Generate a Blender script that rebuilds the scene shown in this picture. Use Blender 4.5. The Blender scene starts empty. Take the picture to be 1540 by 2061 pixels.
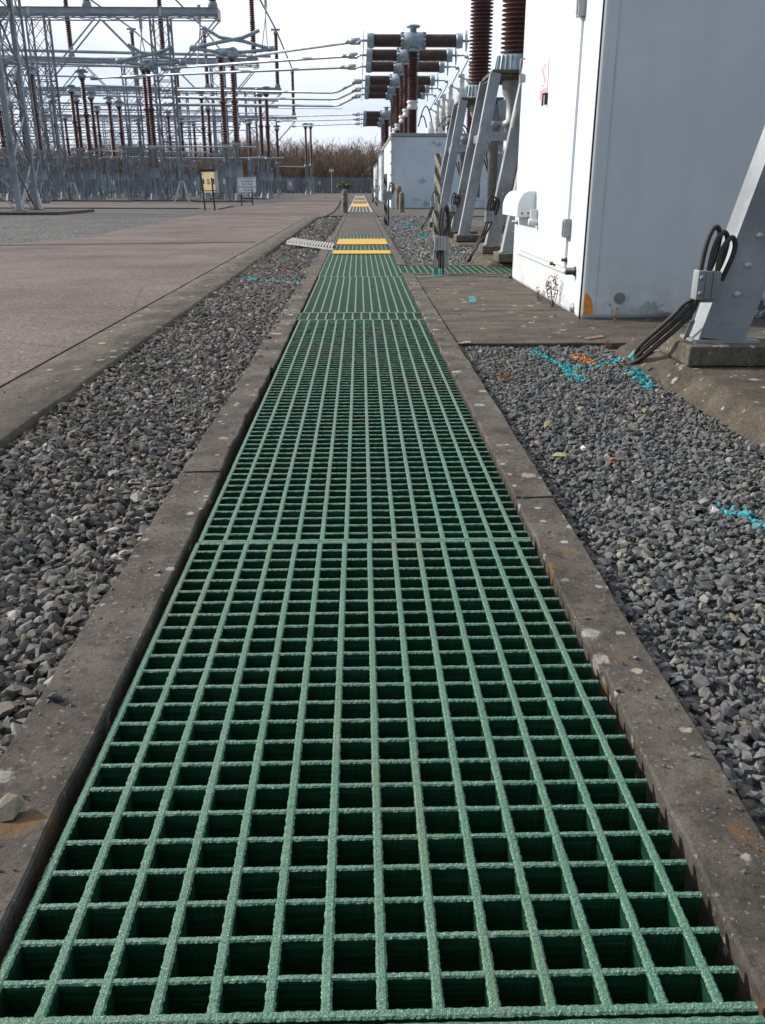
import bpy, bmesh, math, random
import numpy as np
from mathutils import Vector, Matrix, noise
rnd = random.Random(7)
R = math.radians
C = bpy.context.scene.collection
# ------------------------------------------------------------------ camera
H = 1.10; F = 1745.0; CX, CY = 770.0, 1030.5
TH = math.atan((CY - 378.0) / F)
PSI = R(1.41)
fwd = Vector((math.sin(PSI)*math.cos(TH), math.cos(PSI)*math.cos(TH), -math.sin(TH)))
rgt = Vector((math.cos(PSI), -math.sin(PSI), 0)); upv = rgt.cross(fwd)
EYE = Vector((0, 0, H))
def ray(px, py): return fwd + rgt*((px-CX)/F) - upv*((py-CY)/F)
def G(px, py, z=0.0):
    d = ray(px, py); return EYE + d*((z-H)/d.z)
def AY(px, py, y):
    d = ray(px, py); return EYE + d*(y/d.y)
def AX(px, py, x):
    d = ray(px, py); return EYE + d*(x/d.x)
cam = bpy.data.cameras.new('camera'); co = bpy.data.objects.new('camera', cam); C.objects.link(co)
co.matrix_world = Matrix((( rgt.x, upv.x, -fwd.x, 0), (rgt.y, upv.y, -fwd.y, 0), (rgt.z, upv.z, -fwd.z, H), (0, 0, 0, 1)))
cam.sensor_fit = 'VERTICAL'; cam.sensor_height = 36; cam.lens = 36*F/2061
cam.clip_start = .05; cam.clip_end = 3000
sc = bpy.context.scene; sc.camera = co
sc.view_settings.view_transform = 'Standard'; sc.view_settings.look = 'None'
sc.view_settings.exposure = 0.2; sc.view_settings.gamma = 1.0
# ------------------------------------------------------------------ light
EL = R(29); SV = Vector((-math.cos(R(20))*math.cos(EL), math.sin(R(20))*math.cos(EL), math.sin(EL)))
sl = bpy.data.lights.new('sun', 'SUN'); sl.energy = 3.9; sl.angle = R(1.3); sl.color = (1, .95, .88)
so = bpy.data.objects.new('sun', sl); C.objects.link(so); so.rotation_euler = (-SV).to_track_quat('-Z', 'Y').to_euler()
so.location = (-20, 10, 30)
w = bpy.data.worlds.new('World'); sc.world = w; w.use_nodes = True
nt = w.node_tree; nt.nodes.clear(); L = nt.links.new
def wn(t, **k):
    n = nt.nodes.new(t)
    for a, b in k.items(): setattr(n, a, b)
    return n
sky = wn('ShaderNodeTexSky', sky_type='NISHITA', sun_disc=False, sun_elevation=EL, sun_rotation=math.atan2(SV.x, SV.y), dust_density=1.0, altitude=50)
b1 = wn('ShaderNodeBackground'); b1.inputs[1].default_value = .115; L(sky.outputs[0], b1.inputs[0])
tc = wn('ShaderNodeTexCoord')
dot = wn('ShaderNodeVectorMath', operation='DOT_PRODUCT'); dot.inputs[1].default_value = (SV*0.55 + Vector((0, .75, .32))).normalized(); L(tc.outputs['Generated'], dot.inputs[0])
mp = wn('ShaderNodeMapping'); mp.inputs['Scale'].default_value = (1.6, 1.6, 5.0); L(tc.outputs['Generated'], mp.inputs[0])
nz = wn('ShaderNodeTexNoise'); nz.inputs['Scale'].default_value = 2.2; nz.inputs['Detail'].default_value = 6; L(mp.outputs[0], nz.inputs['Vector'])
a1 = wn('ShaderNodeMath', operation='MULTIPLY_ADD'); L(nz.outputs[0], a1.inputs[0]); a1.inputs[1].default_value = .55; L(dot.outputs['Value'], a1.inputs[2])
mr = wn('ShaderNodeMapRange', interpolation_type='SMOOTHSTEP'); mr.inputs[1].default_value = .05; mr.inputs[2].default_value = .88; mr.inputs[3].default_value = .02; mr.inputs[4].default_value = 1.0; L(a1.outputs[0], mr.inputs[0])
# cloud brightness: whiter up and toward the sun, a bluish grey bank low on the horizon
sx = wn('ShaderNodeSeparateXYZ'); L(tc.outputs['Generated'], sx.inputs[0])
a2 = wn('ShaderNodeMath', operation='MULTIPLY_ADD'); L(nz.outputs[0], a2.inputs[0]); a2.inputs[1].default_value = .22; L(sx.outputs[2], a2.inputs[2])
cr = wn('ShaderNodeValToRGB'); L(a2.outputs[0], cr.inputs[0])
e = cr.color_ramp.elements; e[0].position = .10; e[0].color = (.86, .89, .95, 1); e[1].position = .34; e[1].color = (1.0, 1.0, 1.0, 1)
x = e.new(.19); x.color = (.62, .70, .86, 1)
b2 = wn('ShaderNodeBackground'); b2.inputs[1].default_value = 1.12; L(cr.outputs[0], b2.inputs[0])
mx = wn('ShaderNodeMixShader'); L(mr.outputs[0], mx.inputs[0]); L(b1.outputs[0], mx.inputs[1]); L(b2.outputs[0], mx.inputs[2])
ou = wn('ShaderNodeOutputWorld'); L(mx.outputs[0], ou.inputs[0])
# ------------------------------------------------------------------ materials
M = {}
class NT:
    def __init__(s, name):
        s.m = bpy.data.materials.new(name); s.m.use_nodes = True; s.t = s.m.node_tree; s.b = s.t.nodes['Principled BSDF']
        s.tc = s.n('ShaderNodeTexCoord'); s.co = s.tc.outputs['Object']; M[name] = s.m
    def n(s, t, **k):
        n = s.t.nodes.new(t)
        for a, b in k.items(): setattr(n, a, b)
        return n
    def l(s, a, b): s.t.links.new(a, b)
    def map(s, sc, loc=(0, 0, 0)):
        n = s.n('ShaderNodeMapping'); n.inputs['Scale'].default_value = sc; n.inputs['Location'].default_value = loc; s.l(s.co, n.inputs[0]); return n.outputs[0]
    def noise(s, sc, det=4, rough=.55, vec=None, dist=0):
        n = s.n('ShaderNodeTexNoise'); n.inputs['Scale'].default_value = sc; n.inputs['Detail'].default_value = det
        n.inputs['Roughness'].default_value = rough; n.inputs['Distortion'].default_value = dist; s.l(vec or s.co, n.inputs['Vector']); return n.outputs[0]
    def voro(s, sc, out='Distance', vec=None, feat='F1'):
        n = s.n('ShaderNodeTexVoronoi', feature=feat); n.inputs['Scale'].default_value = sc; s.l(vec or s.co, n.inputs['Vector']); return n.outputs[out]
    def ramp(s, f, stops):
        n = s.n('ShaderNodeValToRGB'); s.l(f, n.inputs[0]); e = n.color_ramp.elements
        while len(e) < len(stops): e.new(.5)
        for i, (p, c) in enumerate(stops):
            e[i].position = p; e[i].color = (*c, 1) if len(c) == 3 else c
        return n.outputs[0]
    def thr(s, f, a, b):
        n = s.n('ShaderNodeMapRange'); n.inputs[1].default_value = a; n.inputs[2].default_value = b; s.l(f, n.inputs[0]); return n.outputs[0]
    def mix(s, f, a, b, mode='MIX'):
        n = s.n('ShaderNodeMix', data_type='RGBA', blend_type=mode)
        if isinstance(f, (int, float)): n.inputs[0].default_value = f
        else: s.l(f, n.inputs[0])
        for v, i in ((a, 6), (b, 7)):
            if isinstance(v, tuple): n.inputs[i].default_value = (*v, 1)
            else: s.l(v, n.inputs[i])
        return n.outputs[2]
    def math(s, op, a, b):
        n = s.n('ShaderNodeMath', operation=op)
        for v, i in ((a, 0), (b, 1)):
            if isinstance(v, (int, float)): n.inputs[i].default_value = v
            else: s.l(v, n.inputs[i])
        return n.outputs[0]
    def bump(s, f, st, dist=.01):
        n = s.n('ShaderNodeBump'); n.inputs['Strength'].default_value = st; n.inputs['Distance'].default_value = dist; s.l(f, n.inputs['Height'])
        if s.b.inputs['Normal'].links: s.l(s.b.inputs['Normal'].links[0].from_socket, n.inputs['Normal'])
        s.l(n.outputs[0], s.b.inputs['Normal'])
    def col(s, c):
        if isinstance(c, tuple): s.b.inputs['Base Color'].default_value = (*c, 1)
        else: s.l(c, s.b.inputs['Base Color'])
    def rough(s, r, metal=0, spec=.5):
        if isinstance(r, (int, float)): s.b.inputs['Roughness'].default_value = r
        else: s.l(r, s.b.inputs['Roughness'])
        s.b.inputs['Metallic'].default_value = metal; s.b.inputs['Specular IOR Level'].default_value = spec
def plain(name, c, c2=None, sc=6, rough=.6, metal=0, bump=0, bsc=60):
    t = NT(name); c2 = c2 or tuple(v*.72 for v in c)
    t.col(t.ramp(t.noise(sc, 5), [(.35, c2), (.62, c)])); t.rough(rough, metal)
    if bump: t.bump(t.noise(bsc, 4), bump, .004)
    return t
# gravel ground (distance and bed under the loose stones)
t = NT('gravel_bed')
v = t.voro(24, 'Color'); vd = t.voro(24); g = t.n('ShaderNodeSeparateColor'); t.l(v, g.inputs[0])
c = t.ramp(g.outputs[0], [(0, (.034, .034, .035)), (.5, (.092, .092, .093)), (.9, (.19, .185, .18)), (1, (.33, .32, .30))])
c = t.mix(t.thr(t.noise(.35, 5), .42, .66), c, t.mix(1.0, c, (.74, .77, .80), 'MULTIPLY'))
c = t.mix(t.thr(t.noise(2.1, 6, .7), .62, .72), c, t.mix(.4, c, (.16, .145, .125)))
t.col(c); t.rough(.9, 0, .25); t.bump(vd, .9, .025)
# loose stones
t = NT('gravel_stone')
a = t.n('ShaderNodeAttribute', attribute_name='tint')
c = t.mix(t.thr(t.noise(70, 4, .7), .38, .68), a.outputs[0], t.mix(1.0, a.outputs[0], (.72, .70, .66), 'MULTIPLY'))
c = t.mix(t.thr(t.noise(160, 3, .7), .62, .72), c, t.mix(.35, c, (.45, .43, .40)))
t.col(c); t.rough(.85, 0, .3); t.bump(t.noise(130, 4, .7), .35, .004)
# old kerb concrete
def concrete(name, c1, c2, c3, lichen=.0, orange=.0, pits=.5, stretch=(1, 1, 1), peb=.45):
    t = NT(name); mv = t.map(stretch)
    c = t.ramp(t.noise(3.2, 8, .65, mv), [(.32, c2), (.5, c1), (.70, c3)])
    c = t.mix(t.thr(t.noise(42, 6, .7), .50, .66), c, t.mix(1.0, c, (.60, .57, .54), 'MULTIPLY'))
    c = t.mix(t.thr(t.noise(240, 3, .8), .42, .60), c, t.mix(1.0, c, (.70, .67, .64), 'MULTIPLY'))
    c = t.mix(t.thr(t.noise(2.6, 7, .78, t.map((1, 1, 1), (7, 2, 0))), .52, .66), c, t.mix(.62, c, (.042, .042, .030)))
    pv = t.voro(170, 'Color'); g = t.n('ShaderNodeSeparateColor'); t.l(pv, g.inputs[0])
    c = t.mix(t.thr(g.outputs[0], .962, .985), c, t.mix(peb, c, (.36, .32, .28)))
    wn_ = t.noise(14, 5, .7)
    if lichen:
        for vs_, cut in ((9, .72), (21, .79)):
            vd_ = t.math('ADD', t.voro(vs_), t.math('MULTIPLY', t.noise(48, 4, .7), .55)); vc = t.n('ShaderNodeSeparateColor'); t.l(t.voro(vs_, 'Color'), vc.inputs[0])
            k = t.math('MULTIPLY', t.thr(vd_, .56, .49), t.thr(vc.outputs[1], cut+lichen*.1, cut+lichen*.1+.02)); k = t.math('MULTIPLY', k, t.thr(wn_, .30, .52))
            c = t.mix(t.math('MULTIPLY', k, .85), c, (.40, .39, .35))
    if orange:
        k = t.math('MULTIPLY', t.thr(t.noise(3.7, 4, .6, t.map((1, 1, 1), (5, 3, 1)), .6), orange, orange+.06), t.thr(wn_, .40, .55))
        c = t.mix(t.math('MULTIPLY', k, .75), c, (.19, .105, .035))
    t.col(c); t.rough(.92, 0, .2)
    t.bump(t.noise(26, 8, .8), .9, .014); t.bump(t.voro(55), -pits, .004)
    return t
concrete('kerb_concrete', (.124, .112, .100), (.054, .051, .046), (.205, .188, .162), .35, .62, .8)
concrete('edge_concrete', (.122, .110, .094), (.066, .061, .053), (.190, .172, .140), 1.5, 0, .4, (1.6, .6, 1))
concrete('slab_concrete', (.124, .108, .093), (.064, .057, .049), (.180, .160, .128), 1.7, .70, .4, (.7, 1.3, 1))
concrete('plinth_concrete', (.112, .097, .078), (.058, .052, .042), (.165, .145, .108), .6, .68, .9)
concrete('pad_concrete', (.165, .150, .120), (.085, .085, .060), (.24, .22, .18), .66, 0, .5)
concrete('cover_concrete', (.125, .110, .100), (.085, .076, .070), (.16, .142, .13), .95, 0, .3)
concrete('bollard_concrete', (.26, .24, .19), (.15, .14, .11), (.34, .31, .25), .62, 0, .4)
# reddish road
t = NT('road_surface')
c = t.ramp(t.noise(.55, 8, .6), [(.33, (.118, .095, .090)), (.5, (.154, .125, .118)), (.68, (.196, .162, .153))])
c = t.mix(t.thr(t.noise(2.6, 7, .7, t.map((.8, 1.1, 1))), .54, .72), c, t.mix(1, c, (.82, .82, .82), 'MULTIPLY'))
pv = t.voro(60, 'Color'); g = t.n('ShaderNodeSeparateColor'); t.l(pv, g.inputs[0])
c = t.mix(t.thr(g.outputs[1], .1, .95), t.mix(1, c, (.60, .59, .58), 'MULTIPLY'), t.mix(1, c, (1.18, 1.18, 1.17), 'MULTIPLY'))
c = t.mix(t.thr(t.noise(.9, 7, .75, t.map((1, .35, 1), (3, 1, 0))), .56, .70), c, t.mix(1, c, (.70, .70, .70), 'MULTIPLY'))
ck = t.voro(.33, 'Distance', t.map((1, .7, 1), (.3, .2, 0)), 'DISTANCE_TO_EDGE')
c = t.mix(t.math('MULTIPLY', t.thr(t.math('ADD', ck, t.math('MULTIPLY', t.noise(4, 6, .7), .02)), .0155, .0125), .35), c, (.05, .042, .038))
k = t.math('MULTIPLY', t.thr(t.voro(7.5), .11, .07), t.thr(t.noise(1.3, 4), .47, .53))
c = t.mix(t.math('MULTIPLY', k, .8), c, (.40, .37, .32))
t.col(c); t.rough(.93, 0, .2); t.bump(t.noise(60, 6, .7), .4, .006)
# green GRP
t = NT('grit_top')
n1 = t.noise(370, 2, .75); n2 = t.noise(210, 3, .6)
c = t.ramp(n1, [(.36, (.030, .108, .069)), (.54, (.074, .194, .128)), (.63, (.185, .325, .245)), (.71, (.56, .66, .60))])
c = t.mix(t.thr(t.noise(9, 6, .6), .40, .68), c, t.mix(1, c, (.70, .86, .78), 'MULTIPLY'))
c = t.mix(t.thr(t.noise(2.2, 5, .6, t.map((1, .5, 1))), .51, .68), c, t.mix(.55, c, (.15, .135, .075)))
t.col(c); t.rough(t.ramp(n1, [(.4, (.55, .55, .55)), (.66, (.18, .18, .18))]), 0, .6); t.bump(n1, .9, .003); t.bump(n2, .4, .003)
t = NT('resin_side')
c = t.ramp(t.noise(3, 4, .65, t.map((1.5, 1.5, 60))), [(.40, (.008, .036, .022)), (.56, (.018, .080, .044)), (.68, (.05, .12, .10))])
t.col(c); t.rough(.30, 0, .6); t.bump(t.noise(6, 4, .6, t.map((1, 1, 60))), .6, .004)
_tr = t.n('ShaderNodeBsdfTranslucent'); _tr.inputs[0].default_value = (.05, .26, .13, 1); _mx = t.n('ShaderNodeMixShader'); _mx.inputs[0].default_value = .28
t.l(t.b.outputs[0], _mx.inputs[1]); t.l(_tr.outputs[0], _mx.inputs[2]); t.l(_mx.outputs[0], t.t.nodes['Material Output'].inputs[0])
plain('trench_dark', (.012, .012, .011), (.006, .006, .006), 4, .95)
t = plain('yellow_grit', (.62, .36, .035), (.52, .29, .03), 9, .7, 0, .6, 420)
# steel
t = NT('galvanised')
c = t.ramp(t.noise(1.7, 6, .6), [(.35, (.24, .255, .275)), (.52, (.36, .375, .40)), (.68, (.46, .475, .50))])
c = t.mix(t.thr(t.voro(55, 'Distance'), .1, .5), t.mix(1, c, (.88, .89, .9), 'MULTIPLY'), c)
c = t.mix(t.thr(t.noise(.7, 6, .7), .60, .74), c, t.mix(.5, c, (.20, .17, .12)))
t.col(c); t.rough(.55, .35, .4); t.bump(t.noise(40, 3), .12, .003)
t = NT('yard_steel')
c = t.ramp(t.noise(.5, 6, .65), [(.34, (.13, .14, .16)), (.52, (.25, .268, .30)), (.70, (.41, .435, .475))])
t.col(c); t.rough(.6, .25, .4)
plain('beam_steel', (.40, .425, .47), (.30, .32, .36), 1.3, .55, .2)
plain('busbar_metal', (.50, .52, .55), (.38, .40, .42), .8, .42, .45)
plain('breaker_metal', (.36, .43, .48), (.26, .32, .37), 3, .45, .3)
plain('dark_steel', (.05, .045, .042), (.03, .028, .028), 8, .6, .3)
t = NT('porcelain'); c = t.ramp(t.noise(2.5, 5, .6), [(.35, (.072, .030, .030)), (.65, (.125, .052, .050))]); t.col(c); t.rough(.32, 0, .55)
t = NT('porcelain_dusty'); c = t.ramp(t.noise(2.5, 5, .6), [(.35, (.100, .066, .060)), (.65, (.165, .112, .100))]); t.col(c); t.rough(.5, 0, .5)
plain('ct_white', (.66, .66, .65), (.50, .50, .48), 3, .4)
plain('rubber', (.058, .052, .047), (.030, .028, .026), 14, .7)
plain('black_plastic', (.02, .02, .02), (.012, .012, .012), 14, .5)
plain('alu', (.52, .52, .51), (.34, .34, .32), 9, .5, .3)
plain('turquoise_paint', (.08, .33, .33), (.06, .22, .22), 20, .7)
plain('orange_paint', (.72, .24, .045), (.55, .17, .04), 20, .6)
plain('cream_panel', (.82, .74, .54), (.72, .63, .45), 3, .5)
_t = M['cream_panel'].node_tree; _tr = _t.nodes.new('ShaderNodeBsdfTranslucent'); _tr.inputs[0].default_value = (.92, .84, .64, 1); _mx = _t.nodes.new('ShaderNodeMixShader'); _mx.inputs[0].default_value = .72
_t.links.new(_t.nodes['Principled BSDF'].outputs[0], _mx.inputs[1]); _t.links.new(_tr.outputs[0], _mx.inputs[2]); _t.links.new(_mx.outputs[0], _t.nodes['Material Output'].inputs[0])
plain('brown_frame', (.075, .05, .035), (.04, .03, .022), 8, .7)
plain('sign_white', (.86, .87, .90), (.80, .81, .84), 2, .45)
plain('sign_red', (.80, .34, .37), (.76, .30, .33), 2, .5)
plain('sign_ink', (.035, .03, .05), (.02, .02, .03), 2, .6)
plain('fence_steel', (.30, .325, .365), (.20, .215, .245), .35, .6, .2)
plain('trim_grey', (.33, .34, .35), (.24, .25, .26), 6, .5, .3)
plain('orange_faint', (.42, .21, .11), (.26, .15, .09), 24, .8)
plain('orange_spray', (.88, .36, .05), (.75, .27, .04), 20, .6)
t = NT('dry_stem'); t.col(t.ramp(t.noise(30, 3), [(.4, (.16, .085, .03)), (.6, (.30, .16, .06))])); t.rough(.9)
t = NT('red_weed'); t.col(t.ramp(t.noise(30, 3), [(.4, (.10, .045, .025)), (.6, (.20, .10, .055))])); t.rough(.9)
t = NT('shrub_leaf'); t.col(t.ramp(t.noise(6, 3), [(.4, (.08, .10, .05)), (.6, (.14, .165, .085))])); t.rough(.8)
t = NT('thicket_twig'); a = t.n('ShaderNodeAttribute', attribute_name='tint'); t.col(a.outputs[0]); t.rough(.95, 0, .1)
# white enamelled cabinet: algae and dirt keep to the base course
def cabinet_mat(name, zb, algae=.5):
    t = NT(name); s = t.n('ShaderNodeSeparateXYZ'); t.l(t.co, s.inputs[0])
    c = t.ramp(t.noise(1.1, 5, .6), [(.35, (.66, .71, .76)), (.65, (.72, .765, .81))])
    st = t.thr(t.noise(2.2, 6, .65, t.map((2.2, 2.2, .28))), .52, .74)
    c = t.mix(t.math('MULTIPLY', st, .16), c, (.50, .48, .43))
    low = t.thr(s.outputs[2], zb+.62, zb+.02)
    k = t.math('MULTIPLY', t.thr(t.noise(4.5, 7, .7), .46, .62), low)
    c = t.mix(t.math('MULTIPLY', k, .45), c, (.42, .36, .25))
    low2 = t.thr(s.outputs[2], zb+.34, zb+.03)
    rt = t.thr(s.outputs[0], 2.25, 3.0)
    q = t.math('ADD', t.noise(5.0, 8, .72), t.math('MULTIPLY', low2, .26))
    k = t.math('MULTIPLY', t.thr(q, .70, .745), t.math('MULTIPLY', rt, algae))
    c = t.mix(k, c, (.062, .065, .055))
    t.col(c); t.rough(.42, 0, .5); t.bump(t.noise(160, 3), .08, .002)
cabinet_mat('cabinet_white', 0.0, .95)
t = NT('kiosk_white')
c = t.ramp(t.noise(.6, 5, .6), [(.35, (.58, .65, .70)), (.65, (.68, .74, .78))])
c = t.mix(t.math('MULTIPLY', t.thr(t.noise(.9, 6, .65, t.map((1.6, 1.6, .25))), .52, .72), .4), c, (.40, .44, .46))
c = t.mix(t.math('MULTIPLY', t.thr(t.noise(1.0, 6, .7, t.map((1, 1, 1.6), (3, 1, 2.2))), .60, .66), .6), c, (.16, .18, .17))
t.col(c); t.rough(.5)
# black and white hazard stripes wound round a post
t = NT('stripe_paint')
s = t.n('ShaderNodeSeparateXYZ'); t.l(t.co, s.inputs[0])
q = t.math('ADD', t.math('MULTIPLY', s.outputs[2], 4.2), t.math('MULTIPLY', s.outputs[0], 9.0)); q = t.math('FRACT', q, 0)
k = t.thr(q, .49, .51)
c = t.mix(k, t.mix(t.thr(t.noise(25, 6, .7), .45, .6), (.075, .060, .042), (.15, .115, .08)), t.mix(t.thr(t.noise(20, 6, .7), .54, .66), (.62, .57, .44), (.33, .29, .22)))
t.col(c); t.rough(.85)
t = NT('stripe_far')
s = t.n('ShaderNodeSeparateXYZ'); t.l(t.co, s.inputs[0])
q = t.math('ADD', t.math('MULTIPLY', s.outputs[2], 2.6), t.math('MULTIPLY', s.outputs[0], 5.0)); q = t.math('FRACT', q, 0)
t.col(t.mix(t.thr(q, .49, .51), (.045, .045, .045), (.45, .44, .40))); t.rough(.8)
# ------------------------------------------------------------------ mesh helpers
class MB:
    def __init__(s): s.v = []; s.f = []; s.mi = []; s.sm = []
    def add(s, vs, fs, mi=0, smooth=False):
        o = len(s.v); s.v += [tuple(v) for v in vs]
        for f in fs: s.f.append([i+o for i in f]); s.mi.append(mi); s.sm.append(smooth)
        return s
    def box(s, x0, y0, z0, x1, y1, z1, mi=0):
        return s.add([(x0,y0,z0),(x1,y0,z0),(x1,y1,z0),(x0,y1,z0),(x0,y0,z1),(x1,y0,z1),(x1,y1,z1),(x0,y1,z1)],
                     [(0,3,2,1),(4,5,6,7),(0,1,5,4),(1,2,6,5),(2,3,7,6),(3,0,4,7)], mi)
    def bar(s, p, q, a, b=None, up=(0, 0, 1), mi=0):
        """rectangular bar p to q, a wide (sideways), b deep (toward up)"""
        b = b or a; p, q = Vector(p), Vector(q); d = (q-p).normalized(); u = Vector(up)
        if abs(d.dot(u)) > .98: u = Vector((0, 1, 0)) if abs(d.y) < .9 else Vector((1, 0, 0))
        sd = d.cross(u).normalized(); u = sd.cross(d)
        vs = [e + sd*(i*a/2) + u*(j*b/2) for e in (p, q) for i, j in ((-1,-1),(1,-1),(1,1),(-1,1))]
        return s.add(vs, [(3,2,1,0),(4,5,6,7),(0,1,5,4),(1,2,6,5),(2,3,7,6),(3,0,4,7)], mi)
    def tube(s, pts, r, n=8, mi=0, caps=True, smooth=True):
        pts = [Vector(p) for p in pts]; rings = []; pu = None
        for i, p in enumerate(pts):
            d = ((pts[i+1]-p) if i == 0 else (p-pts[i-1]) if i == len(pts)-1 else (pts[i+1]-p).normalized()+(p-pts[i-1]).normalized()).normalized()
            if pu is None: pu = Vector((0, 0, 1)) if abs(d.z) < .9 else Vector((1, 0, 0))
            sd = d.cross(pu).normalized(); pu = sd.cross(d)
            rr = r[i] if isinstance(r, (list, tuple)) else r
            rings.append([p + sd*(rr*math.cos(k*2*math.pi/n)) + pu*(rr*math.sin(k*2*math.pi/n)) for k in range(n)])
        vs = [v for g in rings for v in g]
        fs = [(i*n+k, i*n+(k+1) % n, (i+1)*n+(k+1) % n, (i+1)*n+k) for i in range(len(pts)-1) for k in range(n)]
        s.add(vs, fs, mi, smooth)
        if caps: s.add(rings[0], [tuple(range(n))[::-1]], mi); s.add(rings[-1], [tuple(range(n))], mi)
        return s
    def lathe(s, prof, n=16, c=(0, 0, 0), axis='z', mi=0, smooth=True):
        c = Vector(c); vs = []
        for r, h in prof:
            for k in range(n):
                a = k*2*math.pi/n; x, y = r*math.cos(a), r*math.sin(a)
                vs.append(c + (Vector((x, y, h)) if axis == 'z' else Vector((h, x, y)) if axis == 'x' else Vector((y, h, x))))
        m = len(prof)
        fs = [(i*n+k, i*n+(k+1) % n, (i+1)*n+(k+1) % n, (i+1)*n+k) for i in range(m-1) for k in range(n)]
        s.add(vs, fs, mi, smooth)
        if prof[0][0] > 1e-4: s.add(vs[:n], [tuple(range(n))[::-1]], mi)
        if prof[-1][0] > 1e-4: s.add(vs[-n:], [tuple(range(n))], mi)
        return s
    def prism(s, poly, p, u, v, wv, mi=0):
        """polygon (a,b) in plane p+a*u+b*v, thickened along wv"""
        p, u, v, wv = Vector(p), Vector(u), Vector(v), Vector(wv); n = len(poly)
        vs = [p+u*a+v*b for a, b in poly] + [p+u*a+v*b+wv for a, b in poly]
        return s.add(vs, [tuple(range(n))[::-1], tuple(range(n, 2*n))] + [(i, (i+1) % n, n+(i+1) % n, n+i) for i in range(n)], mi)
    def build(s, name, mats, parent=None, bevel=0, bseg=2, world=False):
        me = bpy.data.meshes.new(name); me.from_pydata(s.v, [], s.f)
        for m in ([mats] if isinstance(mats, str) else mats): me.materials.append(M[m])
        me.polygons.foreach_set('material_index', s.mi); me.polygons.foreach_set('use_smooth', s.sm)
        bm = bmesh.new(); bm.from_mesh(me); bmesh.ops.recalc_face_normals(bm, faces=bm.faces); bm.to_mesh(me); bm.free()
        me.update(); o = bpy.data.objects.new(name, me); C.objects.link(o)
        if parent is not None:
            o.parent = parent
            if world: o.matrix_parent_inverse = Matrix.Translation(-parent.location)
        if bevel:
            b = o.modifiers.new('bevel', 'BEVEL'); b.width = bevel; b.segments = bseg; b.limit_method = 'ANGLE'
        return o
def tag(o, label=None, cat=None, group=None, kind=None):
    if label: o['label'] = label
    if cat: o['category'] = cat
    if group: o['group'] = group
    if kind: o['kind'] = kind
    return o
def empty(name, loc, label, cat, group=None, rz=0):
    o = bpy.data.objects.new(name, None); C.objects.link(o); o.location = loc; o.rotation_euler.z = rz; o.empty_display_size = .2
    return tag(o, label, cat, group)
KIDS = {}
def kid(o, parent): KIDS.setdefault(parent.name, []).append(o); return o
def copy_tree(o, loc=None, rz=None, label=None, parent=None):
    c = o.copy(); C.objects.link(c)
    if parent: c.parent = parent
    if loc is not None: c.location = loc
    if rz is not None: c.rotation_euler.z = rz
    if label: c['label'] = label
    for ch in [x for x in bpy.data.objects if x.parent == o]: copy_tree(ch, parent=c)
    return c
def struct(o): o['kind'] = 'structure'; return o
def seg_noise(x, y=0, s=1.0): return noise.noise(Vector((x*s, y*s, 3.3)))
# ------------------------------------------------------------------ grating
XL = [(-.4638 + .069*k)*H/math.cos(TH) for k in range(14)]
XR = .477*H/math.cos(TH); XLEFT = XL[0]-.0085
PITCH = .0739
def strip(mb, axis, pos, a, b, w, top, depth, seg, jit=0.0, w2=None):
    """a grit-topped bar along x or y: rounded top with ragged edges (mat 0), moulded sides (mat 1)"""
    n = max(1, int(round((b-a)/seg))); vs = []
    for i in range(n+1):
        t = a+(b-a)*i/n
        j = [rnd.uniform(-jit, jit) for _ in range(5)]
        prof = [(-w/2*.80, top-depth), (-w/2+j[0], top-.0030), (-w*.30, top+j[1]*.7), (w*.30, top+j[2]*.7), (w/2+j[3], top-.0030), (w/2*.80, top-depth)]
        for u, z in prof: vs.append((pos+u, t, z) if axis == 'y' else (t, pos+u, z))
    f0 = []; f1 = []
    for i in range(n):
        for k in range(5):
            f = (i*6+k, i*6+k+1, i*6+7+k, i*6+6+k)
            (f1 if k in (0, 4) else f0).append(f)
    o = len(mb.v); mb.add(vs, f0, 0); 
    for f in f1 + [(0, 1, 2, 3, 4, 5), tuple(n*6+k for k in range(5, -1, -1))]:
        mb.f.append([i+o for i in f]); mb.mi.append(1); mb.sm.append(False)
def grating(y0, y1, dx, seg, jit, label, edge=True):
    mb = MB(); n = max(1, round((y1-y0)/PITCH)); p = (y1-y0)/n
    for x in XL: strip(mb, 'y', x+dx, y0+.004, y1-.004, .0165, 0, .085, seg, jit)
    for i in range(n+1):
        e = i in (0, n)
        y = y0 + i*p + (.009 if i == 0 else -.009 if i == n else 0)
        strip(mb, 'x', y, XL[0]+dx-.003, XR+dx*.4, .0165 if e else .0120, -.0012 if not e else .0006, .080, seg if jit else .3, jit)
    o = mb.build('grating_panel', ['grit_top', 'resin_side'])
    return tag(o, label, 'grating', 'green grating panels over the cable trench')
Ys = [G(724, y).y for y in (2052, 1088, 643.5, 629, 557, 474)]
grating(Ys[0], Ys[1], .000, .0045, .0011, 'green gritted grating panel nearest of all, filling the foreground of the trench')
grating(Ys[0]-1.2, Ys[0]-.005, .003, .012, .0010, 'green grating panel at the very bottom edge of the picture, only its rim showing')
grating(Ys[1], Ys[2], .004, .010, .0010, 'long green grating panel in the middle, starting at the first cross seam')
grating(Ys[2], Ys[3], -.016, .3, 0, 'very short green grating strip squeezed between two seams beside the concrete slab')
grating(Ys[3], Ys[4], .006, .3, 0, 'green grating panel between the short strip and the side trench junction')
grating(Ys[4], Ys[5], -.008, .3, 0, 'farthest green grating panel, the one carrying the two yellow strips')
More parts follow.
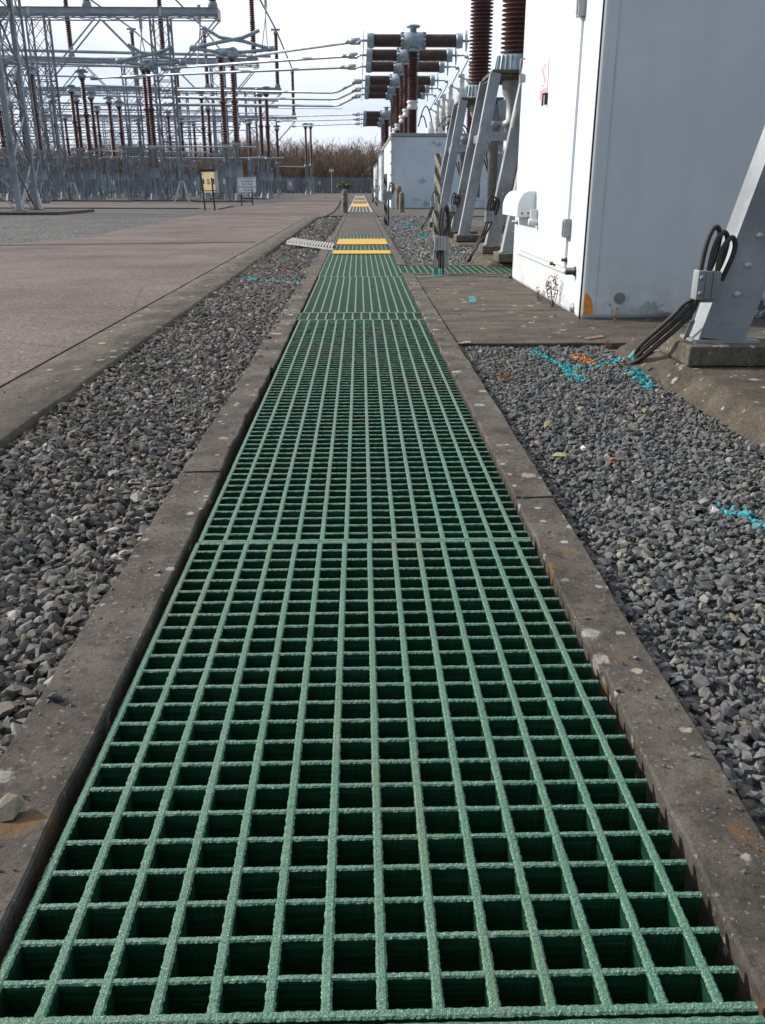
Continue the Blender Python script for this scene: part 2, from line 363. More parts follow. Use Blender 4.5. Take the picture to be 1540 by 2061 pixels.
# side trench grating toward the cabinet
ya, yb = G(840, 550).y, G(840, 534.5).y
mb = MB(); xs = XR+.01
k = 0
while xs < 3.6:
    strip(mb, 'y', xs, ya+.02, yb-.02, .017, 0, .05, .4); xs += .0925
nq = 14
for i in range(nq+1): strip(mb, 'x', ya+.02+(yb-ya-.04)*i/nq, XR+.002, 3.6, .012, -.0012, .045, 1.0)
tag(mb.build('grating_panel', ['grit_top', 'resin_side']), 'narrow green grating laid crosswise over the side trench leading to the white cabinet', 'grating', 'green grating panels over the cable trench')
# yellow strips on the grating
def yellow(y0, y1, x0, x1, label, z=.004):
    mb = MB(); mb.box(x0, y0, z, x1, y1, z+.012); o = mb.build('yellow_strip', 'yellow_grit', bevel=.003)
    return tag(o, label, 'anti-slip strip', 'yellow strips across the trench covers')
yellow(G(724, 512).y, G(724, 505.5).y, G(668, 512).x, G(788, 512).x, 'narrow bright yellow strip, nearer of the two on the farthest green grating')
yellow(G(724, 493).y, G(724, 482).y, G(677, 493).x, G(781, 493).x, 'broad bright yellow strip just behind the narrow one on the farthest green grating')
# ------------------------------------------------------------------ trench, kerbs
YEND = G(724, 428).y; YC = Ys[5]
yk0, yk1 = ya, yb
mb = MB()
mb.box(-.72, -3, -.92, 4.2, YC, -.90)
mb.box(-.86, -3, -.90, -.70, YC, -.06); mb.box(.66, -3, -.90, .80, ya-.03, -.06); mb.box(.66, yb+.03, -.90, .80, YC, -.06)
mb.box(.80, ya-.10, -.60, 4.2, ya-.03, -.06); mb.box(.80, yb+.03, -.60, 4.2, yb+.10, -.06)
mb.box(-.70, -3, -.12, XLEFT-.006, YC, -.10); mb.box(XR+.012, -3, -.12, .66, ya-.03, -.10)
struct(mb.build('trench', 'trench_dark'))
def kerb(x_in, x_out, y0, y1, step, top, rag, name='kerb'):
    """cast kerb, edges worn ragged; x_in faces the trench"""
    mb = MB(); ys = []; y = y0
    while y < y1: ys.append(y); y += step*(1+y*.12)
    ys.append(y1); sg = 1 if x_out > x_in else -1; vs = []; K = 9
    for y in ys:
        n1 = noise.fractal(Vector((y*2.6, x_in*9, .5)), .9, 2.1, 5)*rag; n2 = noise.fractal(Vector((y*1.7, x_out*7, 8)), 1, 2, 4)*rag*.9
        nf = noise.noise(Vector((y*16, x_in, 4)))*rag*.25
        xi, xo = x_in + sg*max(-rag*.25, n1+nf), x_out + sg*n2
        tz = [top + noise.fractal(Vector((y*5+k*2.2, k*.9, x_in)), 1, 2, 4)*.0032 for k in range(5)]
        prof = [(xi+sg*.012, -.56), (xi+sg*.006+nf*.3, -.07), (xi, tz[0]-.005), (xi+sg*.005, tz[0]), (xi*.66+xo*.34, tz[1]), (xi*.34+xo*.66, tz[2]), (xo-sg*.006, tz[3]-.001), (xo, tz[3]-.007), (xo, -.2)]
        vs += [(a, y, b) for a, b in prof]
    fs = [(i*K+k, i*K+k+1, i*K+K+k+1, i*K+K+k) for i in range(len(ys)-1) for k in range(K-1)]
    mb.add(vs, fs, 0, False); m = len(ys)-1
    mb.add(vs[:K], [tuple(range(K))]); mb.add(vs[-K:], [tuple(range(K))])
    o = mb.build(name, 'kerb_concrete'); return struct(o)
E1 = G(724, 640).y
kerb(-.575, -.74, -2, 3.37, .022, .016, .016)
kerb(-.578, -.735, 3.385, 5.6, .022, .019, .016)
kerb(-.568, -.745, 5.608, YC+.02, .05, .010, .010)
kerb(.574, .720, -2, 3.05, .022, .010, .011)
kerb(.577, .723, 3.062, E1-.9, .022, .013, .010)
kerb(.570, .722, E1-.892, ya-.012, .05, .008, .008)
kerb(.570, .70, yb+.012, YEND, .08, .008, .008)
kerb(-.568, -.70, YC+.028, YEND, .1, .008, .008)
mb = MB(); mb.box(.724, ya-.16, -.3, 2.02, ya-.012, .006); mb.box(.704, yb+.012, -.3, 3.6, yb+.15, .006)
struct(mb.build('kerb', 'kerb_concrete', bevel=.012))
# concrete covers beyond the grating
mb = MB(); y = YC+.012
while y < YEND-.1:
    d = min(1.75, YEND-y); mb.box(-.562, y, -.1, .560, y+d-.035, .004+rnd.uniform(-.003, .003)); y += d
struct(mb.build('trench_covers', 'cover_concrete', bevel=.01))
# far stretch: grey open grating and three yellow strips before the palisade fence
ya2, yb2 = G(724, 427).y, G(724, 392.5).y
mb = MB()
for k in range(7): mb.box(-.56+k*.18, ya2, -.05, -.53+k*.18, yb2, .012)
yy = ya2
while yy < yb2: mb.box(-.565, yy, -.05, .575, yy+.05, -.002); yy += .6
mb.box(-.62, ya2, -.3, -.57, yb2, .004); mb.box(.58, ya2, -.3, .63, yb2, .004)
tag(mb.build('grating_panel', ['alu']), 'long pale steel grating far down the trench beyond the concrete covers', 'grating')
for i, (p0, p1, lb) in enumerate([(416.5, 410.8, 'nearest of the three distant yellow strips, beyond the bollards'), (406.2, 403.4, 'middle one of the three distant yellow strips'), (398, 396, 'farthest and smallest of the three distant yellow strips')]):
    ay, by = G(724, p0).y, G(724, p1).y
    yellow(ay, by, -.80 if False else -.60, .62, lb, .01)
# ------------------------------------------------------------------ ground
def sheet(name, polys, z, mat, thick=0):
    mb = MB()
    for p in polys:
        vs = [(a, b, z) for a, b in p]; mb.add(vs, [tuple(range(len(p)))])
    return struct(mb.build(name, mat))
mb = MB(); zg = -.055
mb.add([(-700,-60,zg),(-.70,-60,zg),(-.70,900,zg),(-700,900,zg)], [(0,1,2,3)])
mb.add([(.69,-60,zg),(700,-60,zg),(700,ya-.05,zg),(.69,ya-.05,zg)], [(0,1,2,3)])
mb.add([(.69,yb+.05,zg),(700,yb+.05,zg),(700,900,zg),(.69,900,zg)], [(0,1,2,3)])
mb.add([(4.2,ya-.05,zg),(700,ya-.05,zg),(700,yb+.05,zg),(4.2,yb+.05,zg)], [(0,1,2,3)])
mb.add([(-.70,YEND,zg),(.69,YEND,zg),(.69,900,zg),(-.70,900,zg)], [(0,1,2,3)])
mb.add([(-.70,-60,zg),(.69,-60,zg),(.69,-3,zg),(-.70,-3,zg)], [(0,1,2,3)])
struct(mb.build('ground', 'gravel_bed'))
# road: outline read off as ground points at its own level
RZ = .032
def gp(px, py, z=RZ): q = G(px, py, z); return (q.x, q.y)
xe0 = -1.63; xs0 = -2.06
ycr = G(640, 437, RZ).y
def slabpoly(name, pts, z, mat, th=.12):
    mb = MB(); n = len(pts); vs = [(a, b, z) for a, b in pts] + [(a, b, z-th) for a, b in pts]
    mb.add(vs, [tuple(range(n)), tuple(range(2*n-1, n-1, -1))] + [(i, n+i, n+(i+1) % n, (i+1) % n) for i in range(n)])
    return struct(mb.build(name, mat))
left = [gp(-900, 500), gp(0, 492), gp(163, 479), gp(255, 461), gp(345, 443), gp(395, 433), gp(430, 424), gp(470, 418), gp(525, 412), gp(580, 404), gp(622, 396), gp(644, 391.5)]
right = [gp(690, 391.5), gp(688, 398), gp(682, 410), gp(672, 425), gp(655, 434.5)]
slabpoly('road', [(xs0-.02, -30), (xs0-.02, ycr), ] + [gp(648, 436)] + right[::-1] + left[::-1] + [(-14, 9), (-60, 9), (-60, -30)], RZ, 'road_surface')
ja, jb = gp(-200, 495.5), gp(515, 486.5); jc, jd = gp(515, 488), gp(-200, 497.5)
mb = MB(); mb.add([(*ja, RZ+.004), (*jb, RZ+.004), (*jc, RZ+.004), (*jd, RZ+.004)], [(0, 1, 2, 3)]); struct(mb.build('road_joint', 'trench_dark'))
# cross road in the yard and the one passing the bollards
slabpoly('cross_road', [gp(-500, 416), gp(-500, 405.5), gp(200, 405.5), gp(400, 409), gp(470, 413), gp(440, 419), gp(400, 417.5)], RZ-.02, 'road_surface')
mb = MB()
a, b = G(700, 434, 0).y, G(700, 421, 0).y
mb.box(.72, a, -.1, 14, b, -.012)
mb.box(-1.5, a, -.1, -.72, b, -.012)
struct(mb.build('path', 'cover_concrete'))
# road edge strip of concrete
ys = [-8]; 
while ys[-1] < ycr: ys.append(ys[-1]+.09*(1+max(0, ys[-1])*.06))
ys[-1] = ycr; K = 7; vs = []
for y in ys:
    n = noise.fractal(Vector((y*1.3, 2, 1)), 1, 2, 4)*.010; t = noise.fractal(Vector((y*2, 9, 1)), 1, 2, 4)*.003
    prof = [(xs0-.002+n*.6, -.1), (xs0+n*.6, RZ-.006), (xs0+.006+n*.6, RZ+.000), ((xs0+xe0)/2, RZ+.003+t), (xe0-.008+n, RZ+.002+t*.5), (xe0+n, RZ-.005+t), (xe0+.006+n, -.12)]
    vs += [(p, y, q) for p, q in prof]
mb = MB(); mb.add(vs, [(i*K+k, i*K+k+1, i*K+K+k+1, i*K+K+k) for i in range(len(ys)-1) for k in range(K-1)], 0, True)
mb.add(vs[-K:], [tuple(range(K))]); struct(mb.build('road_edge', 'edge_concrete'))
# concrete slab by the cabinet, laid in strips
mb = MB(); ycut = [G(1000, 690, 0).y, G(1000, 625, 0).y, G(1000, 605, 0).y, G(1000, 574, 0).y, ya-.175]
for p, q in zip(ycut[:-1], ycut[1:]): mb.box(.735, p+.008, -.14, 8.5, q-.008, -.002+rnd.uniform(-.003, .002))
struct(mb.build('concrete_slab', 'slab_concrete', bevel=.008))
# cast plinths with sloping sides under the current transformers
def plinth(x0, x1, y0, y1, top, slope, name='plinth'):
    mb = MB(); nx, ny = 60, 70; vs = []
    for j in range(ny+1):
        for i in range(nx+1):
            tx, ty = i/nx, j/ny; x = x0+(x1-x0)*tx**1.9; y = y0+(y1-y0)*ty
            d = min(x-x0, y-y0, y1-y, x1-x); u = max(0, min(1, d/slope)); s_ = min(1, u*1.06)-.03*math.exp(-((u-.95)/.12)**2)
            nn = noise.fractal(Vector((x*3.2, y*3.2, 1.7)), 1, 2, 5)
            z = -.14 + (top+.14)*s_ + nn*.013*(1-.75*u) + noise.noise(Vector((x*19, y*19, 0)))*.003
            vs.append((x + nn*.018*(1-u), y, z))
    W = nx+1
    mb.add(vs, [(j*W+i, j*W+i+1, j*W+W+i+1, j*W+W+i) for j in range(ny) for i in range(nx)], 0, True)
    return struct(mb.build(name, 'plinth_concrete'))
YB0 = G(1229, 693, 0).y
plinth(1.80, 7.5, 2.0, YB0+.05, .075, .20)
plinth(1.70, 7.5, G(962, 536, 0).y-.35, 15.6, .075, .24)
plinth(1.86, 7.5, 18.2, 21.2, .03, .16)
plinth(1.86, 7.5, 24.2, 27.4, .03, .16)
# ------------------------------------------------------------------ loose gravel
def rock_kinds(n, npts, seed):
    r = random.Random(seed); out = []
    for _ in range(n):
        bm = bmesh.new(); sc3 = (1, r.uniform(.6, .95), r.uniform(.34, .60))
        for _ in range(npts):
            d = Vector((r.gauss(0, 1), r.gauss(0, 1), r.gauss(0, 1))).normalized()*r.uniform(.78, 1)
            bm.verts.new((d.x*sc3[0], d.y*sc3[1], d.z*sc3[2]))
        res = bmesh.ops.convex_hull(bm, input=bm.verts)
        bmesh.ops.delete(bm, geom=[v for v in bm.verts if not v.link_faces], context='VERTS')
        bm.verts.index_update(); bmesh.ops.recalc_face_normals(bm, faces=bm.faces)
        out.append((np.array([v.co[:] for v in bm.verts]), np.array([[v.index for v in f.verts] for f in bm.faces]))); bm.free()
    return out
def stones(name, places, kinds, mat='gravel_stone', seed=1):
    """places: x, y, z, size, (r,g,b)"""
    g = np.random.default_rng(seed); VS = []; FS = []; TS = []; off = 0
    for x, y, z, s, c in places:
        v, f = kinds[int(g.integers(len(kinds)))]
        q = g.normal(size=4); q[1:3] *= .36; q /= np.linalg.norm(q); a, b, c_, d = q
        Rm = np.array([[1-2*(c_*c_+d*d), 2*(b*c_-a*d), 2*(b*d+a*c_)], [2*(b*c_+a*d), 1-2*(b*b+d*d), 2*(c_*d-a*b)], [2*(b*d-a*c_), 2*(c_*d+a*b), 1-2*(b*b+c_*c_)]])
        VS.append(v@Rm.T*s + (x, y, z)); FS.append(f+off); TS.append(np.tile((*c, 1), (len(v), 1))); off += len(v)
    V = np.concatenate(VS); Fa = np.concatenate(FS); T = np.concatenate(TS)
    me = bpy.data.meshes.new(name); me.vertices.add(len(V)); me.vertices.foreach_set('co', V.ravel())
    me.loops.add(Fa.size); me.loops.foreach_set('vertex_index', Fa.ravel().astype(np.int32))
    me.polygons.add(len(Fa)); me.polygons.foreach_set('loop_start', np.arange(0, Fa.size, 3, dtype=np.int32))
    at = me.attributes.new('tint', 'FLOAT_COLOR', 'POINT'); at.data.foreach_set('color', T.ravel())
    me.materials.append(M[mat]); me.update(calc_edges=True); me.validate(); me.shade_flat()
    o = bpy.data.objects.new(name, me); C.objects.link(o); return o
def tint_left():
    u = rnd.random()
    if u < .60: v = rnd.uniform(.075, .175); return (v*1.04, v*.99, v*.92)
    if u < .82: v = rnd.uniform(.085, .18); return (v*1.10, v*.98, v*.84)
    if u < .93: v = rnd.uniform(.09, .18); return (v*.97, v*.98, v*1.03)
    v = rnd.uniform(.26, .42); return (v, v*.95, v*.86)
def tint_right():
    u = rnd.random()
    if u < .80: v = rnd.uniform(.10, .175); return (v*.985, v*.995, v*1.01)
    if u < .93: v = rnd.uniform(.11, .20); return (v*1.06, v, v*.90)
    if u < .975: v = rnd.uniform(.22, .34); return (v, v*.96, v*.90)
    v = rnd.uniform(.18, .27); return (v*1.06, v*.94, v*.74)
def sprayed(px_pts, wpx, z=-.02):
    return [(G(a, b, z), wpx) for a, b in px_pts]
def seg_dist(p, a, b):
    ab = b-a; t = max(0, min(1, (p-a).dot(ab)/max(1e-9, ab.dot(ab)))); return (p-(a+ab*t)).length
TURQ = [([(1072, 700), (1100, 720), (1140, 733), (1180, 738), (1262, 722)], .050), ([(1135, 735), (1150, 755), (1168, 764)], .06), ([(1268, 742), (1290, 758), (1312, 776)], .055), ([(1475, 1027), (1510, 1035), (1545, 1052), (1600, 1085)], .045),
        ([(498, 562), (560, 565), (610, 569)], .05), ([(500, 566), (540, 563)], .05), ([(940, 485), (955, 480)], .08), ([(820, 455), (826, 450)], .16), ([(845, 478), (858, 470)], .1)]
ORNG = [([(1157, 714), (1190, 730), (1215, 736)], .045), ([(1262, 731), (1282, 737)], .035), ([(565, 543), (580, 545)], .05), ([(570, 566), (580, 568)], .04)]
TURQ = [([G(a, b, -.02) for a, b in p], wd) for p, wd in TURQ]; ORNG = [([G(a, b, -.02) for a, b in p], wd) for p, wd in ORNG]
def paint(x, y, base):
    P = Vector((x, y, -.02))
    for lst, c in ((TURQ, (.055, .36, .40)), (ORNG, (.62, .20, .05))):
        for pts, wd in lst:
            d = min(seg_dist(P, a, b) for a, b in zip(pts[:-1], pts[1:]))
            wv = wd*(.75+.6*seg_noise(x*11, y*11))
            if d < wv and rnd.random() < .9: k = rnd.uniform(.75, 1.1); return tuple(v*k for v in c)
            if d < wv*1.9 and rnd.random() < .22: return tuple(.5*a+.5*b for a, b in zip(c, base))
    return base
def fill(x0, x1, y0, y1, sp, size, tint, zbase, inside=None, layers=1, grow=0.0, zfun=None):
    out = []; y = y0
    while y < y1:
        s = sp*(1+grow*(y-y0)); x = x0
        while x < x1:
            px, py = x+rnd.uniform(-.6, .6)*s, y+rnd.uniform(-.6, .6)*s
            if inside is None or inside(px, py):
                sz = size*(1+grow*(y-y0))*min(1.75, max(.45, rnd.lognormvariate(0, .30)))
                z = zbase + noise.fractal(Vector((px*2.1, py*2.1, 5)), 1, 2, 3)*.010 + rnd.uniform(-.010, .012) + (zfun(px, py) if zfun else 0)
                out.append((px, py, z, sz, paint(px, py, tint())))
            x += s
        y += s
    return out
K1 = rock_kinds(18, 15, 3); K2 = rock_kinds(10, 8, 5)
def left_ok(x, y): return -1.625 < x < -.735 - .03*seg_noise(y*2.3, 7) + .008 + .045*max(0, min(1, (y-3.4)/1.5))*(1+.5*seg_noise(y*5, 3))
def zleft(x, y): return .030*max(0, min(1, (-1.15-x)/.45)) + (.028 if x > -.738 else 0)
def right_ok(x, y):
    if x < .728: return False
    if y > YB0-.02: return x < 1.93
    return x < 1.83+.02*seg_noise(y*3, 1)
pl = fill(-1.625, -.70, 1.2, 6.5, .0260, .0222, tint_left, -.034, left_ok, zfun=zleft) 
pl += fill(-1.625, -.70, 6.5, 15.5, .030, .0235, tint_left, -.034, left_ok, grow=.04, zfun=zleft)
pl += fill(-1.62, -.70, 15.5, 36, .06, .040, tint_left, -.036, left_ok, grow=.03)
tag(stones('loose_gravel', pl, K1, seed=2), 'coarse grey and brown crushed stone in the bed between road edge and trench', 'gravel', kind='stuff')
yslab = G(1000, 690, 0).y
pr = fill(.72, 1.84, .9, yslab-.02, .0205, .0172, tint_right, -.035, right_ok)
tag(stones('loose_gravel', pr, K1, seed=3), 'dark slate gravel in the bed right of the near trench, sprayed turquoise and orange', 'gravel', kind='stuff')
YP = G(700, 434, 0).y
def far_ok(x, y):
    return x > .71 and not (x > 1.8 and 12.9 < y < 15.5) and not (x > 1.95 and (18.3 < y < 21.1 or 24.3 < y < 27.3))
pf = fill(.70, 3.2, yb+.16, YP-.1, .052, .030, lambda: tuple(1.45*v for v in tint_right()), -.034, far_ok, grow=.03)
tag(stones('loose_gravel', pf, K2, seed=4), 'grey gravel beyond the side trench, around the transformer plinths', 'gravel', kind='stuff')
# crumbs of stone and grit lying on the kerbs, the slab and the road edge
crumb = []
for _ in range(950):
    k = rnd.random(); y = 1.1+rnd.random()**1.7*10
    if k < .42: x = rnd.choice((-.575-rnd.random()**.6*.15, .58+rnd.random()**.7*.135)); z = .018 if x < 0 else .013
    elif k < .62: x = -1.64-rnd.random()**2*.4; z = RZ+.004
    elif k < .85: x = rnd.uniform(.74, 1.95); y = YB0+.05+rnd.random()**1.5*4.4; z = .003
    else: x = -2.1-rnd.random()**2*1.2; z = RZ+.002
    crumb.append((x, y, z, rnd.choice((.003, .004, .004, .005, .007, .010)), rnd.choice((tint_left, tint_right))()))
tag(stones('stone_crumbs', crumb, K2, seed=9), 'loose crumbs of stone strewn over kerbs, slab and road edge', 'grit', kind='stuff')
# a few stones that read on their own
def lone(px, py, size, col, label, z=-.005, cat='stone', group=None, flat=None):
    q = G(px, py, z); ks = K1 if not flat else [(v*np.array([1.5, .8, .45]), f) for v, f in K1]
    o = stones('loose_stone' if cat == 'stone' else 'white_chip' , [(0, 0, 0, size, col)], ks, seed=px); o.location = (q.x, q.y, z+size*.35)
    return tag(o, label, cat, group)
tan = (.30, .25, .15)
lone(112, 1412, .026, (.075, .075, .078), 'dark grey stone lying alone on the left kerb', .018)
lone(22, 1634, .034, (.20, .18, .14), 'pale brown stone lying on the left kerb near the picture edge', .018)
lone(420, 1012, .016, (.12, .10, .09), 'small brown stone balanced on the trench edge of the left kerb', .02)
lone(1128, 921, .040, (.27, .24, .12), 'long flat yellowish stone on the dark gravel', flat=1)
lone(1236, 929, .024, (.40, .13, .05), 'orange brick fragment on the dark gravel')
lone(1300, 834, .034, tan, 'biggest tan stone on the dark gravel, below the orange paint')
lone(1168, 826, .026, (.34, .29, .21), 'small tan stone left of the biggest tan one')
lone(1100, 857, .030, (.24, .22, .12), 'olive brown flat stone near the right kerb', flat=1)
lone(968, 711, .032, (.36, .30, .20), 'pale sandy stone in the gravel corner beside the concrete slab')
lone(1255, 728, .028, tan, 'tan stone touching the ends of the earthing cables')
lone(1296, 738, .034, (.26, .23, .16), 'brown stone wedged against the plinth by the bent earth strip')
lone(1480, 1252, .026, (.22, .19, .13), 'brown stone on the gravel near the right picture edge')
lone(1174, 904, .017, (.80, .80, .80), 'white chip on the dark gravel near the brick fragment', cat='chip', group='white chips on the dark gravel')
lone(1438, 1030, .020, (.80, .80, .80), 'white chip on the dark gravel beside the turquoise paint at the right edge', cat='chip', group='white chips on the dark gravel')
lone(492, 765, .022, (.50, .46, .36), 'pale flat stone in the left gravel bed below the turquoise stripe', flat=1)
# ------------------------------------------------------------------ text
def text_mesh(lines, size, origin, u, v, mat, parent, name='lettering', gap=1.35, align='CENTER'):
    """lines of lettering as flat raised mesh; u right, v up"""
    u, v = Vector(u).normalized(), Vector(v).normalized(); n = u.cross(v); mb_v = []; mb_f = []
    for i, ln in enumerate(lines):
        cu = bpy.data.curves.new('t', 'FONT'); cu.body = ln; cu.size = size; cu.align_x = align; cu.extrude = .002; cu.resolution_u = 2
        ob = bpy.data.objects.new('t', cu); C.objects.link(ob); bpy.context.view_layer.update()
        me = ob.evaluated_get(bpy.context.evaluated_depsgraph_get()).to_mesh()
        o = len(mb_v)
        for p in me.vertices: mb_v.append(Vector(origin) + u*p.co.x + v*(p.co.y - i*size*gap) + n*p.co.z)
        for f in me.polygons: mb_f.append([k+o for k in f.vertices])
        ob.to_mesh_clear(); bpy.data.objects.remove(ob); bpy.data.curves.remove(cu)
    mb = MB(); mb.add(mb_v, mb_f); return mb.build(name, mat, parent, world=True)
# ------------------------------------------------------------------ white cabinet
q0 = G(1171, 641, 0); q1 = G(1025, 560, 0)
cxl = (q0.x+q1.x)/2; cy0, cy1 = q0.y, q1.y; ctop = 4.3
kb = empty('switchgear_cabinet', (cxl+2.6, (cy0+cy1)/2, 0), 'big white steel cabinet with vent hood and orange painted corner, standing on the concrete slab', 'cabinet')
mb = MB(); mb.box(cxl, cy0, -.02, cxl+5.2, cy1, ctop)
body = mb.build('body', 'cabinet_white', kb, bevel=.065, bseg=6, world=True)
mb = MB(); mb.box(cxl-.06, cy0-.06, ctop-.004, cxl+5.26, cy1+.06, ctop+.06); mb.build('roof', 'trim_grey', kb, bevel=.01, world=True)
# front face: seam bead
sm = AY(1199, 600, cy0)
mb = MB(); mb.box(sm.x-.004, cy0-.004, .04, sm.x+.004, cy0+.01, ctop-.02); mb.build('seam', 'ct_white', kb, world=True)
# joint on the left face by the corner, door panel and lower panel
def Lf(px, py): q = AX(px, py, cxl); return q.y, q.z
yj = Lf(1184, 400)[0]
mb = MB(); mb.box(cxl-.003, yj-.008, .0, cxl+.01, yj+.008, ctop-.01); mb.build('corner_gap', 'black_plastic', kb, world=True)
yd0 = Lf(1140, 540)[0]; yd1 = Lf(1046, 470)[0]; zd = Lf(1140, 546)[1]
door = MB(); door.box(cxl-.022, yd0, zd+.03, cxl+.01, (yd0+yd1)/2-.004, ctop-.12); door.box(cxl-.022, (yd0+yd1)/2+.004, zd+.03, cxl+.01, yd1, ctop-.12)
dr = door.build('door', 'cabinet_white', kb, bevel=.006, world=True)
mb = MB(); mb.prism([(0, 0), (-.028, -.006), (-.028, .004), (0, .02)], (cxl, yd0, zd-.01), (1, 0, 0), (0, 0, 1), (0, yd1-yd0+.05, 0)); mb.build('drip_rail', 'ct_white', kb, bevel=.003, world=True)
# hinges
for (a, b, c, d) in ((1146, 440, 1150, 478), (1176, -28, 1180, 34)):
    y, z = Lf(a, d); z1 = Lf(a, b)[1]
    h = MB(); h.box(cxl-.065, y-.05, z, cxl+.005, y+.05, z1); h.box(cxl-.075, y-.02, z+.02, cxl-.06, y+.02, z1-.02)
    hg = h.build('hinge', 'trim_grey', kb, bevel=.006, world=True)
# stops, bolts and knobs
for px, py, r, ln, nm, mt in ((1158, 546, .032, .085, 'door_stop', 'black_plastic'), (1117, 530, .018, .05, 'door_stop', 'black_plastic'), (1141, 523, .016, .05, 'knob', 'black_plastic'),
                          (1029, 556, .035, .03, 'anchor_bolt', 'dark_steel'), (1154, 620, .035, .03, 'anchor_bolt', 'trim_grey'), (1042, 447, .022, .07, 'knob', 'trim_grey')):
    y, z = Lf(px, py); b = MB(); b.lathe([(r*1.35, .0), (r*1.35, -.012), (r, -.014), (r, -ln), (0.0, -ln)] , 14, (cxl, y, z), 'x'); b.build(nm, mt, kb, world=True)
pf_ = AY(1247, 600, cy0); b = MB(); b.lathe([(.050, .0), (.050, -.008), (.032, -.009), (.032, -.016), (.014, -.017), (.014, -.024), (0, -.024)], 20, tuple(pf_), 'y', 0, False); b.build('anchor_bolt', 'trim_grey', kb, world=True)
# door furniture, sign
y, z = Lf(1060, 145); b = MB(); b.tube([(cxl-.02, y, z+.14), (cxl-.075, y, z+.13), (cxl-.08, y, z-.02), (cxl-.02, y, z-.03)], .010, 8); b.box(cxl-.08, y-.035, z-.11, cxl-.015, y+.035, z-.03); b.build('handle', 'trim_grey', dr, world=True)
y, z = Lf(1106, 200); b = MB(); b.tube([(cxl-.02, y, z+.05), (cxl-.07, y, z+.05), (cxl-.07, y, z-.06)], .012, 8); b.box(cxl-.05, y-.02, z-.05, cxl-.015, y+.02, z+.06); b.build('lock', 'dark_steel', dr, world=True)
ys_, zs_ = Lf(1101, 152); zs1 = Lf(1101, 126)[1]; sr = (zs1-zs_)*.88
sgn = MB(); sgn.box(cxl-.030, ys_-.19, zs_-sr-.125, cxl-.021, ys_+.19, zs_+sr+.04); sgo = sgn.build('warning_sign', 'sign_white', kb, world=True)
rg = MB(); n = 40
for rr0, rr1 in ((sr*.87, sr),):
    vs = [(cxl-.034, ys_+r*math.cos(k*2*math.pi/n)*.85, zs_+r*math.sin(k*2*math.pi/n)) for r in (rr0, rr1) for k in range(n)]
    rg.add(vs, [(k, (k+1) % n, n+(k+1) % n, n+k) for k in range(n)])
rg.bar((cxl-.0345, ys_+.10, zs_+sr*.65), (cxl-.0345, ys_-.10, zs_-sr*.65), .024, .002, (1, 0, 0))
rg.box(cxl-.034, ys_-.17, zs_-sr-.110, cxl-.0305, ys_+.17, zs_-sr-.020); rg.build('red_marks', 'sign_red', sgo, world=True)
# quarter-round vent hood
yh0, zh0 = Lf(1081, 437); zh1 = Lf(1081, 384)[1]; yh1 = Lf(1049, 405)[0]
dp = cxl - AY(1040, 443, yh0).x; hh = zh1-zh0
prof = [(0, 0), (-dp, 0), (-dp, hh*.32)] + [(-dp*.42-dp*.58*math.cos(a), hh*.32+hh*.68*math.sin(a)) for a in [R(x) for x in range(10, 91, 10)]] + [(0, hh)]
hd = MB(); hd.prism(prof, (cxl+.002, yh0, zh0), (1, 0, 0), (0, 0, 1), (0, yh1-yh0, 0)); ho = hd.build('vent_hood', 'cabinet_white', kb, bevel=.008, bseg=3, world=True)
for k in (.18, .45, .75): b = MB(); b.lathe([(.010, .002), (.010, -.006), (0, -.008)], 8, (cxl-dp*k, yh0, zh0+.04), 'y'); b.build('rivet', 'dark_steel', ho, world=True)
y, z = Lf(1086, 435); b = MB(); b.box(cxl-.10, y-.02, z-.09, cxl+.002, y+.02, z+.07); b.lathe([(.035, 0), (.035, -.1), (0, -.1)], 12, (cxl-.02, y-.01, z-.06), 'x'); b.build('bracket', 'ct_white', kb, bevel=.004, world=True)
# orange spray on the corner
o_ = AY(1184, 622, cy0)
poly = [(0, 0)] + [(.085*math.cos(R(a))*(1+.06*math.sin(a*.31)), .185*math.sin(R(a))**.8+0) for a in range(0, 91, 9)]
mb = MB(); mb.prism(poly, (cxl+.035, cy0-.003, .035), (1, 0, 0), (0, 0, 1), (0, .002, 0)); mb.build('orange_spray', 'orange_spray', kb, world=True)
# ------------------------------------------------------------------ paint marks on concrete
def mark(px_poly, z, mat, label, cat='paint mark', n=170, fl=.010):
    """overspray: a patch of small ragged flecks, dense in the middle"""
    ps = [G(a, b, z) for a, b in px_poly]; mb = MB(); c = sum(ps, Vector())/len(ps)
    xs, ys = [p.x for p in ps], [p.y for p in ps]
    def inside(x, y):
        k = False
        for i in range(len(ps)):
            a, b = ps[i], ps[i-1]
            if (a.y > y) != (b.y > y) and x < (b.x-a.x)*(y-a.y)/(b.y-a.y)+a.x: k = not k
        return k
    k = 0; ar = (max(xs)-min(xs))*(max(ys)-min(ys)); n = int(min(1500, max(120, ar/(fl*fl)*1.3)))
    while k < n:
        x, y = rnd.uniform(min(xs), max(xs)), rnd.uniform(min(ys), max(ys))
        k += 1
        x += rnd.gauss(0, fl*.8); y += rnd.gauss(0, fl*.8)
        if not inside(x, y) and rnd.random() > .02: continue
        r = fl*rnd.uniform(.35, 1.0); a0 = rnd.random()*6; zz = z+k*2e-7*5
        mb.add([(x+r*rnd.uniform(.5, 1.2)*math.cos(a0+j*1.05), y+r*rnd.uniform(.5, 1.2)*math.sin(a0+j*1.05), zz) for j in range(6)], [(0, 1, 2, 3, 4, 5)])
    return tag(mb.build('paint_mark', mat), label, cat)
mark([(943, 597), (957, 596), (960, 608), (945, 609)], .006, 'turquoise_paint', 'small turquoise square sprayed on the concrete slab')
